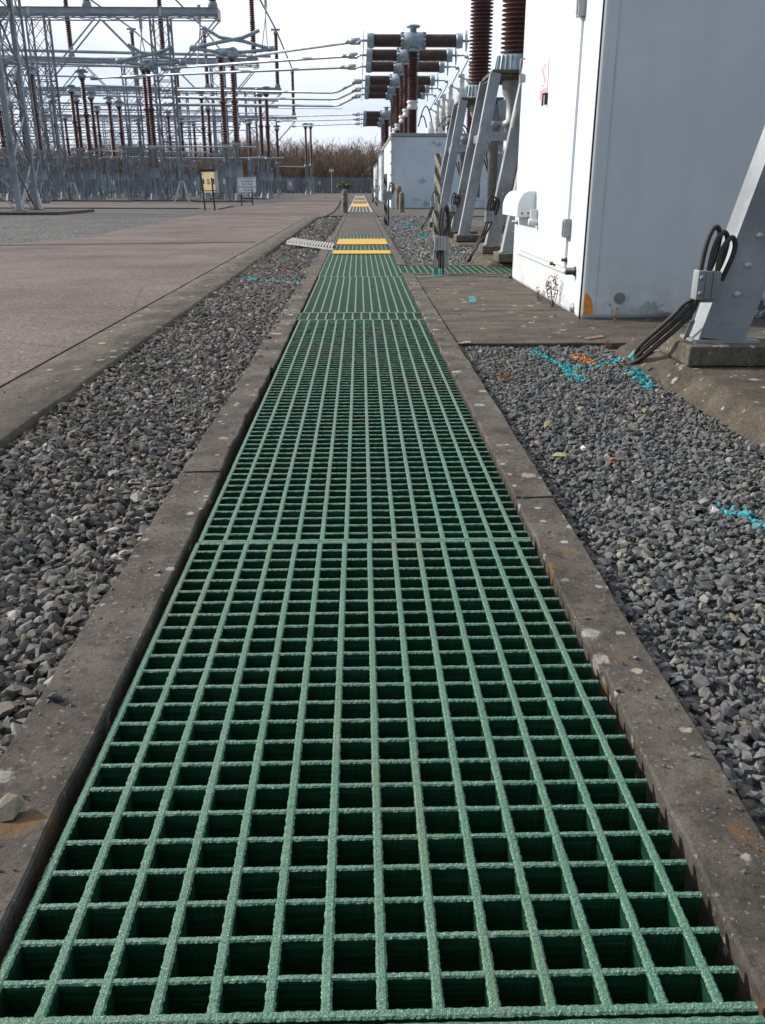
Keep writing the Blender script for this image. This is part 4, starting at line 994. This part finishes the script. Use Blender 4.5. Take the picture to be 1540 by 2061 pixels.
for i, (y, lb) in enumerate(zip(YR, ('pale front gantry beam, highest across the left of the picture', 'second gantry beam, carrying the tall brown posts', 'third gantry beam, thinner, ending left of the breakers', 'rear gantry beam, lowest and farthest, just above the fence line'))):
    gantry(y, ZB[i]+.35, -62 if i else -48, XT[0]+5.2, lb)
# post insulators
def make_post(thick=.76):
    r = empty('post_insulator', (0, 0, 0), '', 'post insulator', 'brown post insulators of the switchyard')
    m = MB(); m.lathe([(.46, 0), (.40, .35), (.24, .75), (.20, 1.1), (.19, 4.6), (.40, 4.75), (.40, 5.0), (0, 5.0)], 10)
    for s in (-1, 1): m.bar((s*.9, .1, 0), (s*.25, 0, 3.4), .09)
    m.build('pedestal', 'yard_steel', r)
    ins = MB(); ins.lathe([(0, 0), (.40, 0), (.40, .1)] + shed_stack(.12, 3.5, .25*thick, .36*thick, 15) + [(.30, 3.5), (.30, 3.75)] + shed_stack(3.77, 7.1, .21*thick, .31*thick, 15) + [(.28, 7.1), (.28, 7.3), (0, 7.3)], 11); ins.build('insulator', 'porcelain', r)
    m = MB(); m.lathe([(0, 0), (.34, 0), (.42, .12), (.42, .25), (.24, .3), (.24, .55), (.45, .62), (.45, .72), (0, .75)], 12); m.bar((-.6, 0, .5), (.6, 0, .5), .16); m.build('cap', 'breaker_metal', r)
    m = MB(); m.box(-.42, -.62, 0, .42, -.30, .9); m.box(-.16, -.66, .2, .16, -.615, .75); m.build('control_box', 'yard_steel', r)
    return r
PL = [(476,117,287,82), (454,118,290,86), (311,140,296,88), (302,142,294,92), (181,157,303,90), (81,152,303,84), (23,143,292,80), (8,150,296,84), (52,165,300,95),
      (157,186,304,104), (165,205,305,108), (195,199,310,106), (230,208,316,112), (249,216,317,118), (413,198,316,108), (425,222,316,118), (541,190,316,100), (528,193,313,104),
      (505,250,318,140), (617,257,332,165), (627,257,330,172), (118,205,300,106), (60,195,300,118), (205,225,318,130), (285,250,320,140), (345,235,318,130), (370,248,320,138), (395,252,322,150), (455,250,320,142), (482,258,322,150),
      (35,215,310,126), (100,235,318,138), (140,240,318,140), (265,262,322,150), (325,262,322,155), (560,262,326,150)]
po = make_post(); first = True
order = sorted(PL, key=lambda p: p[0])
num = ['first','second','third','fourth','fifth','sixth','seventh','eighth','ninth','tenth','eleventh','twelfth','thirteenth','fourteenth','fifteenth','sixteenth','seventeenth','eighteenth','nineteenth','twentieth','twenty first','twenty second','twenty third','twenty fourth','twenty fifth','twenty sixth','twenty seventh','twenty eighth','twenty ninth']
front = [p for p in order if p[3] <= 96]; mid = [p for p in order if 96 < p[3] <= 120]; back = [p for p in order if p[3] > 120]
for grp, nm in ((front, 'tall brown post insulators of the near row'), (mid, 'brown post insulators of the middle row'), (back, 'small brown post insulators of the far row')):
    for k, (px, yt, yb_, Y) in enumerate(grp):
        o = po if first else copy_tree(po); first = False
        a, b = AY(px, yb_, Y), AY(px, yt, Y); o.location = (a.x, Y, 0); o['label'] = '%s from the left among the %s' % (num[k], nm)
        s = (b.z-a.z)/7.3
        for ch in [x for x in bpy.data.objects if x.parent == o]:
            n_ = ch.name.split('.')[0]
            if n_ == 'pedestal': ch.scale.z = a.z/5
            elif n_ == 'insulator': ch.location.z = a.z; ch.scale = (1, 1, s)
            elif n_ == 'cap': ch.location.z = b.z
            elif n_ == 'control_box': ch.location.z = a.z*.42
# posts standing on the gantry beams and the upper busbars they carry
def make_upper():
    r = empty('beam_insulator', (0, 0, 0), '', 'beam insulator', 'brown insulators standing on the gantry beams')
    m = MB(); m.lathe([(0, 0), (.45, 0), (.40, .5), (.30, .6), (0, .6)], 10); m.build('base', 'yard_steel', r)
    m = MB(); m.lathe([(0, .6)] + shed_stack(.6, 3.9, .26, .36, 15) + [(.32, 3.9), (.32, 4.15)] + shed_stack(4.15, 7.6, .24, .33, 15) + [(0, 7.6)], 11); m.build('insulator', 'porcelain', r)
    m = MB(); m.lathe([(0, 7.6), (.36, 7.6), (.36, 7.9), (.22, 8.0), (.22, 8.3), (0, 8.3)], 10); m.bar((-.7, 0, 8.2), (.7, 0, 8.2), .25); m.build('cap', 'breaker_metal', r)
    return r
up = make_upper(); ux = [-12.9, -24.0, -35.2]; first = True
for i in (0, 1, 2, 3):
    for j, x in enumerate(ux):
        o = up if first else copy_tree(up); first = False
        o.location = (x, YR[i]+.1, ZB[i]+.37); o['label'] = 'brown insulator on the %s, %s' % (['front beam', 'second beam', 'third beam', 'rear beam'][i], ['at its road side end', 'middle one of three', 'outer one of three'][j])
def bus(pts, r, label, group=None, name='busbar'):
    m = MB(); m.tube(pts, r, 8); return tag(m.build(name, 'busbar_metal'), label, 'busbar', group)
for j, x in enumerate(ux):
    bus([(x, YR[i]+.1, ZB[i]+8.7) for i in range(4)], .13, 'upper busbar sloping along the gantries, %s' % ['nearest the road', 'in the middle', 'farthest from the road'][j], 'upper busbars')
# busbars to the breakers
hl = [(xa-.4, y, zh) for y in BY]
def clamp_end(m, p, d):
    p = Vector(p); d = Vector(d).normalized()
    for k, s in enumerate((.20, .13)): m.lathe([(0, -.35), (s, -.3), (s, .3), (0, .35)], 8, p+d*(.3+.7*k), 'x')
def trio(idx, ends, r, nms, mid=None):
    for k, (i, e_) in enumerate(zip(idx, ends)):
        m = MB(); P = Vector(hl[i]); E_ = AY(*e_); pts = [E_]
        if mid: pts.append(AY(*mid[k]))
        q = pts[-1]; d = (q-P).normalized(); pts += [P+d*.9]
        if mid:
            a, b, c = pts; pts = [a, a.lerp(b, .97), b.lerp(a, .012)+Vector((0, 0, .04)), b.lerp(c, .12)+Vector((0,0,0)), c]
        m.tube(pts, r, 8); m.tube([P+d*1.0, P+d*.45+Vector((0, 0, -.1)), P], .07, 6); clamp_end(m, P+d*.5, d); clamp_end(m, E_, (P-E_))
        tag(m.build('busbar', 'busbar_metal'), nms[k], 'busbar', 'busbars running to the breaker heads')
trio((0, 1, 2), ((503, 113, 80), (328, 138, 88), (185, 157, 90)), .105, ('silver busbar rising to the top breaker crossarm', 'silver busbar running to the second breaker crossarm', 'silver busbar running to the third breaker crossarm'))
trio((3, 4, 5), ((330, 181, 104), (330, 195, 106), (330, 209, 108)), .115, ('upper one of three busbars bending up to the middle breakers', 'middle one of three busbars bending up to the middle breakers', 'lower one of three busbars bending up to the middle breakers'), ((676, 186.5, 88), (678, 200, 92), (679, 213.5, 97)))
trio((6, 7, 8), ((530, 236, 150), (560, 244, 155), (590, 254, 160)), .10, ('upper one of three thin busbars to the far breakers', 'middle one of three thin busbars to the far breakers', 'lower one of three thin busbars to the far breakers'))
TB = [(0,100,545,113,98,.15), (0,112,340,122,104,.10), (45,126,285,135,90,.10), (0,150,300,158,97,.08), (170,172,545,183,112,.11), (60,188,560,203,118,.11), (0,205,560,215,124,.12), (0,218,470,224,130,.11), (0,230,480,234,136,.11), (0,243,500,244,142,.11), (0,256,480,255,148,.11), (0,268,460,266,152,.10), (0,281,400,279,156,.10), (120,292,430,290,160,.10),
      (300,295,515,296,84,.07), (150,304,420,307,92,.06), (310,318,572,318,101,.06), (0,318,300,316,106,.06), (560,335,616,336,165,.08), (0,190,330,194,126,.07),(0,211,380,214,133,.07),(40,224,520,228,139,.07),(0,237,520,239,145,.07),(0,250,430,250,151,.08),(0,263,500,262,157,.08),(60,275,420,273,163,.08),(545,218,690,219,110,.035), (545,187,672,188,100,.03)]
for k, (x0, y0, x1, y1, Y, r) in enumerate(TB):
    d_ = ['high', 'upper', 'middle', 'lower', 'low'][min(4, int((y0-95)/45))]
    bus([AY(x0, y0, Y), AY(x1, y1, Y+.5)], r, '%s tubular busbar across the switchyard, %s counted downward' % (d_, num[k]), 'crosswise busbars of the switchyard')
# centre break arms on the two large front posts
for (cx_, cy_, Y, lb, s) in ((470, 103, 82, 'folded V shaped contact arms on the large post by the white notice', 1.0), (306, 128, 88, 'folded V shaped contact arms on the post left of the large one', .8)):
    m = MB(); f = lambda dx, dy: AY(cx_+dx*s, cy_+dy*s, Y)
    m.tube([f(-60, -48), f(-28, -28), f(20, -20), f(77, -4)], .14, 7); m.tube([f(-82, -6), f(-40, -16), f(18, -27), f(52, -42)], .15, 7); m.tube([f(-82, -6), f(-30, 2), f(0, 3), f(30, 1), f(77, -4)], .14, 7)
    for p in ((-82, -6), (77, -4)): m.lathe([(0, -.3), (.25, -.25), (.25, .25), (0, .3)], 10, f(*p), 'x')
    m.lathe([(0, -.35), (.44, -.3), (.44, .3), (0, .35)], 16, f(0, 4), 'y'); m.lathe([(0, -.6), (.3, -.5), (.3, .5), (0, .6)], 10, f(-14, 2), 'x')
    tag(m.build('contact_arms', 'breaker_metal'), lb, 'contact arms')
# crossed earthing blades seen edge-on
for (x0, y0, x1, y1, Y, lb) in ((535, 12, 532, 112, 120, 'upright crossed contact bars at the end of the second gantry'), (402, 38, 405, 130, 95, 'upright crossed contact bars under the end of the front gantry'), (284, 55, 288, 130, 96, 'upright crossed contact bars near the second tower of the front gantry')):
    a, b = AY(x0, y0, Y), AY(x1, y1, Y); m = MB(); w3 = Vector((.28, 0, 0)); md = a.lerp(b, .45)
    m.tube([a-w3*.3, md+w3*.4, b+w3*1.8], .06, 6); m.tube([a+w3*.3, md-w3*.4, b-w3*1.3], .06, 6); m.bar(a-Vector((0, 0, .1)), a+Vector((0, 0, 1.2)), .3, .1)
    tag(m.build('crossed_mast', 'busbar_metal'), lb, 'contact mast')
# hanging lamps and floodlights on the rear beams
# support frames and kiosks low in the yard
def make_frame():
    r = empty('support_frame', (0, 0, 0), '', 'support frame', 'low steel support frames in the switchyard')
    m = MB(); lattice(m, 1.5, 4.2, 2, .1, .045); m.build('bracing', 'yard_steel', r)
    for sx in (-1, 1):
        for sy in (-1, 1): m = MB(); m.box(sx*.75-.05, sy*.75-.05, -.05, sx*.75+.05, sy*.75+.05, 4.25); m.build('leg', 'yard_steel', r)
    m = MB(); m.box(-.9, -.9, 4.25, .9, .9, 4.36); m.box(-1.5, -.1, 4.36, 1.5, .1, 4.55); m.build('top', 'yard_steel', r)
    return r
fr = make_frame(); first = True; spots = []
for Y, xs_ in ((92, (-34, -31, -26.5, -22)), (104, (-36, -32, -25, -20.5, -15)), (130, (-48, -41, -35, -30, -24, -18.5, -14))):
    for k, x in enumerate(xs_): spots.append((x, Y, k, len(xs_)))
rn = {92: 'nearest', 104: 'second', 130: 'last'}
for x, Y, k, n_ in spots:
    o = fr if first else copy_tree(fr); first = False
    o.location = (x, Y, 0); o.scale = (1, 1, rnd.uniform(.85, 1.15)); o['label'] = 'grey steel support frame, %s from the left in the %s row of frames' % (num[k], rn[Y])
def make_kiosk():
    r = empty('control_kiosk', (0, 0, 0), '', 'control kiosk', 'small grey control kiosks in the switchyard')
    m = MB(); m.box(-.55, -.4, .7, .55, .4, 2.5); m.box(-.62, -.47, 2.5, .62, .47, 2.58); m.build('body', 'breaker_metal', r)
    for sx in (-1, 1): m = MB(); m.box(sx*.45-.06, -.06, -.05, sx*.45+.06, .06, .7); m.build('leg', 'yard_steel', r)
    m = MB(); m.box(-.18, -.42, 1.5, .18, -.402, 2.1); m.build('label_plate', 'sign_white', r)
    return r
kk = make_kiosk(); first = True
for k, (px, yb_, lb) in enumerate(((455, 398, 'beside the tall post behind the white notice'), (508, 396, 'right of the white notice'), (628, 389, 'farthest right, by the fence'), (585, 391, 'in front of the fence, second from the right'), (206, 396, 'between the towers of the front gantry, left one'), (232, 396, 'between the towers of the front gantry, right one'), (88, 397, 'near the left picture edge'), (395, 393, 'behind the cream notice board'))):
    o = kk if first else copy_tree(kk); first = False; g = G(px, yb_, 0); o.location = (g.x, g.y, 0); o['label'] = 'small grey control kiosk on legs ' + lb
# white trapezoid cable boots at the tower feet
for px, yb_, lb in ((69, 424, 'white angled bracket at the foot of the nearest tower'), (150, 401, 'white angled bracket at the second tower of the front row'), (369, 405, 'white angled bracket at the first tower of the front row')):
    g = G(px, yb_, 0); m = MB(); s = 1.4 if px < 100 else 1.6; m.bar((g.x-.45*s, g.y, 0), (g.x-.1*s, g.y, 1.0*s), .12); m.bar((g.x+.3*s, g.y, 0), (g.x+.1*s, g.y, 1.0*s), .12); m.bar((g.x-.15*s, g.y, 1.0*s), (g.x+.15*s, g.y, 1.0*s), .12)
    tag(m.build('foot_bracket', 'ct_white'), lb, 'bracket')
# ------------------------------------------------------------------ notices
g = G(413, 421.5, 0); g2 = G(433, 424, 0)
sg = empty('notice_board', ((g+g2)/2)[:], 'cream translucent notice board seen from behind, leaning on two dark posts beside the road', 'notice board')
for p, tp in ((g, (406, 358)), (g2, (426, 358))):
    m = MB(); q = AY(*tp, p.y); m.bar((p.x, p.y, -.05), q, .075, .06, (0, 1, 0)); m.build('post', 'brown_frame', sg, world=True)
Yp = (g.y+g2.y)/2+.16; cs = [AY(*c, Yp) for c in ((403.5, 345), (431, 344), (436, 387), (411, 388))]
def quad_slab(cs_, d, name, mat, parent):
    m = MB(); dv = Vector(d); m.add(list(cs_) + [c+dv for c in cs_], [(3, 2, 1, 0), (4, 5, 6, 7), (0, 1, 5, 4), (1, 2, 6, 5), (2, 3, 7, 6), (3, 0, 4, 7)]); return m.build(name, mat, parent, world=True)
pn = quad_slab(cs, (0, .05, 0), 'panel', 'cream_panel', sg)
m = MB(); m.bar(cs[0]+Vector((-.05, -.01, .03)), cs[1]+Vector((.05, -.01, .03)), .09, .12); m.bar(cs[0]+Vector((-.03, -.02, 0)), cs[3]+Vector((-.03, -.02, .1)), .08, .08, (0, 1, 0)); m.bar(cs[3]+Vector((0, -.03, .09)), cs[2]+Vector((0, -.03, .09)), .04, .04); m.build('frame', 'brown_frame', sg, world=True)
m = MB(); m.bar(cs[1]+Vector((.07, .02, .02)), cs[2]+Vector((.05, .02, -.03)), .16, .06, (0, 1, 0)); m.build('edge', 'ct_white', sg, world=True)  # white bar: light on the panel's right side edge put into its colour
m = MB()
def pp(u, v): return cs[0].lerp(cs[1], u).lerp(cs[3].lerp(cs[2], u), v)+Vector((0, -.006, 0))
for (u0, v0, u1, v1) in ((.36, .38, .58, .42), (.36, .38, .40, .58), (.46, .42, .50, .60), (.54, .48, .58, .62), (.36, .57, .52, .61), (.05, .35, .16, .60), (.82, .36, .93, .62), (.04, .10, .15, .16)):
    m.add([pp(u0, v0), pp(u1, v0), pp(u1, v1), pp(u0, v1)], [(0, 1, 2, 3)])
m.build('dark_shapes', 'brown_frame', pn, world=True)  # flat dark shapes laid over the panel
g = G(487, 413, 0); g2 = G(509, 413.5, 0)
sg = empty('notice_board', ((g+g2)/2)[:], 'white notice on short legs telling vehicles to keep to the roadways', 'notice board')
for p in (g, g2): m = MB(); m.bar((p.x, p.y, -.05), (p.x, p.y, AY(490, 380, p.y).z), .07, .07); m.build('leg', 'dark_steel', sg, world=True)
m = MB()
for z in (.45, .75): m.bar((g.x, g.y+.05, z), (g2.x, g.y+.05, z), .05)
m.build('stretcher', 'dark_steel', sg, world=True)
Yp = g.y-.10; cs = [AY(*c, Yp) for c in ((478, 358), (514, 358.5), (515, 390), (480, 391))]
quad_slab(cs, (0, .05, 0), 'panel', 'sign_white', sg)
m = MB(); m.bar(cs[0]+Vector((-.02, -.01, .0)), cs[1]+Vector((.02, -.01, 0)), .06, .10); m.bar(cs[0]+Vector((0, -.01, 0)), cs[3]+Vector((0, -.01, 0)), .06, .08, (0, 1, 0)); m.build('frame', 'ct_white', sg, world=True)
tm = (cs[0]+cs[1])/2; hgt = (cs[0]-cs[3]).length; sz = hgt*.135
text_mesh(['ALL VEHICLES', 'MUST KEEP', 'TO THE ROADWAYS', 'DO NOT', 'CROSS TRENCHES'], sz, tm+Vector((.03, -.018, -hgt*.24)), (1, 0, 0), (-.04, 0, 1), 'sign_ink', sg, gap=1.32)
# ------------------------------------------------------------------ palisade fence
YF = 212; zf = AY(660, 356, YF).z
fe = empty('palisade_fence', (-20, YF, 0), 'long grey steel palisade fence closing the site before the bare trees', 'fence')
m = MB(); x = -150
while x < 75: m.box(x, YF, .05, x+.16, YF+.02, zf-(.0 if int(x*7) % 2 else .12)); x += .30
m.build('pales', 'fence_steel', fe, world=True)
m = MB()
for z in (zf*.2, zf*.8): m.box(-150, YF+.025, z-.06, 75, YF+.09, z+.06)
m.build('rail', 'fence_steel', fe, world=True)
for k in range(0, 46):
    m = MB(); m.box(-150+k*5, YF+.095, -.05, -149.8+k*5, YF+.25, zf*.95); m.build('post', 'fence_steel', fe, world=True)
q = AY(643, 368, YF-.1); m = MB(); m.box(q.x-.3, YF-.06, q.z-.35, q.x+.3, YF-.03, q.z+.4); m.build('warning_plate', 'cream_panel', fe, world=True)
q = AY(667, 343, YF-3); m = MB(); m.box(q.x-.5, YF-3, q.z-.3, q.x+.5, YF-2.6, q.z+.3); m.tube([(q.x, YF-2.8, -.05), (q.x, YF-2.8, q.z)], .06, 6)
tag(m.build('yard_lamp', 'ct_white'), 'small white lamp on a thin pole before the bare trees', 'lamp')
# ------------------------------------------------------------------ bare winter thicket
def thicket(x0, x1, n, label):
    V = []; Fc = []; T = []
    def twig(p, q, r0, r1, c):
        o = len(V); d = (q-p); s = Vector((1, 0, 0)) if abs(d.x) < abs(d.z) else Vector((0, 0, 1)); a = d.cross(s).normalized(); b = d.cross(a).normalized()
        for e_, r in ((p, r0), (q, r1)):
            for k in range(3): t_ = k*2.094; V.append(tuple(e_+a*(r*math.cos(t_))+b*(r*math.sin(t_)))); T.append((*c, 1))
        for k in range(3): Fc.append((o+k, o+(k+1) % 3, o+3+(k+1) % 3, o+3+k))
    for i in range(n):
        x = rnd.uniform(x0, x1); y = rnd.uniform(215, 238); hh = 11.3 + 2.2*noise.fractal(Vector((x*.06, 3, 1)), 1, 2, 3) + rnd.uniform(-1.6, 1.0) - (y < 222)*1.5
        b0 = rnd.uniform(.75, 1.2); base = Vector((x, y, -.1)); k = rnd.random()
        c = (.31*b0, .222*b0, .168*b0) if k < .6 else (.27*b0, .21*b0, .165*b0) if k < .85 else (.23*b0, .20*b0, .14*b0)
        nst = rnd.randint(2, 4)
        for _ in range(nst):
            lean = Vector((rnd.gauss(0, .16), rnd.gauss(0, .16), 1)).normalized(); ht = hh*rnd.uniform(.7, 1); p = base; segs = 4
            for sgi in range(segs):
                lean = (lean+Vector((rnd.gauss(0, .10), rnd.gauss(0, .10), .05))).normalized(); q = p+lean*ht/segs; twig(p, q, .075*(1-sgi/segs)+.02, .075*(1-(sgi+1)/segs)+.016, c)
                for _b in range(5 if sgi else 6):
                    t_ = rnd.random(); s0 = p.lerp(q, t_); dv = (lean*rnd.uniform(.5, 1.2)+Vector((rnd.gauss(0, .7), rnd.gauss(0, .5), .15))).normalized(); ln = ht*rnd.uniform(.10, .22); e_ = s0+dv*ln; twig(s0, e_, .036, .016, c)
                    for _c in range(4):
                        s1 = s0.lerp(e_, rnd.uniform(.3, 1)); d2 = (dv+Vector((rnd.gauss(0, .6), rnd.gauss(0, .5), rnd.gauss(.1, .4)))).normalized(); twig(s1, s1+d2*ln*rnd.uniform(.3, .8), .022, .010, tuple(v*1.12 for v in c))
                p = q
    me = bpy.data.meshes.new('bare_thicket'); me.from_pydata(V, [], Fc); at = me.attributes.new('tint', 'FLOAT_COLOR', 'POINT'); at.data.foreach_set('color', np.array(T, dtype=np.float32).ravel())
    me.materials.append(M['thicket_twig']); o = bpy.data.objects.new('bare_thicket', me); C.objects.link(o); return tag(o, label, 'trees', kind='stuff')
thicket(-140, 48, 1150, 'dense brown bare winter thicket rising behind the palisade fence')
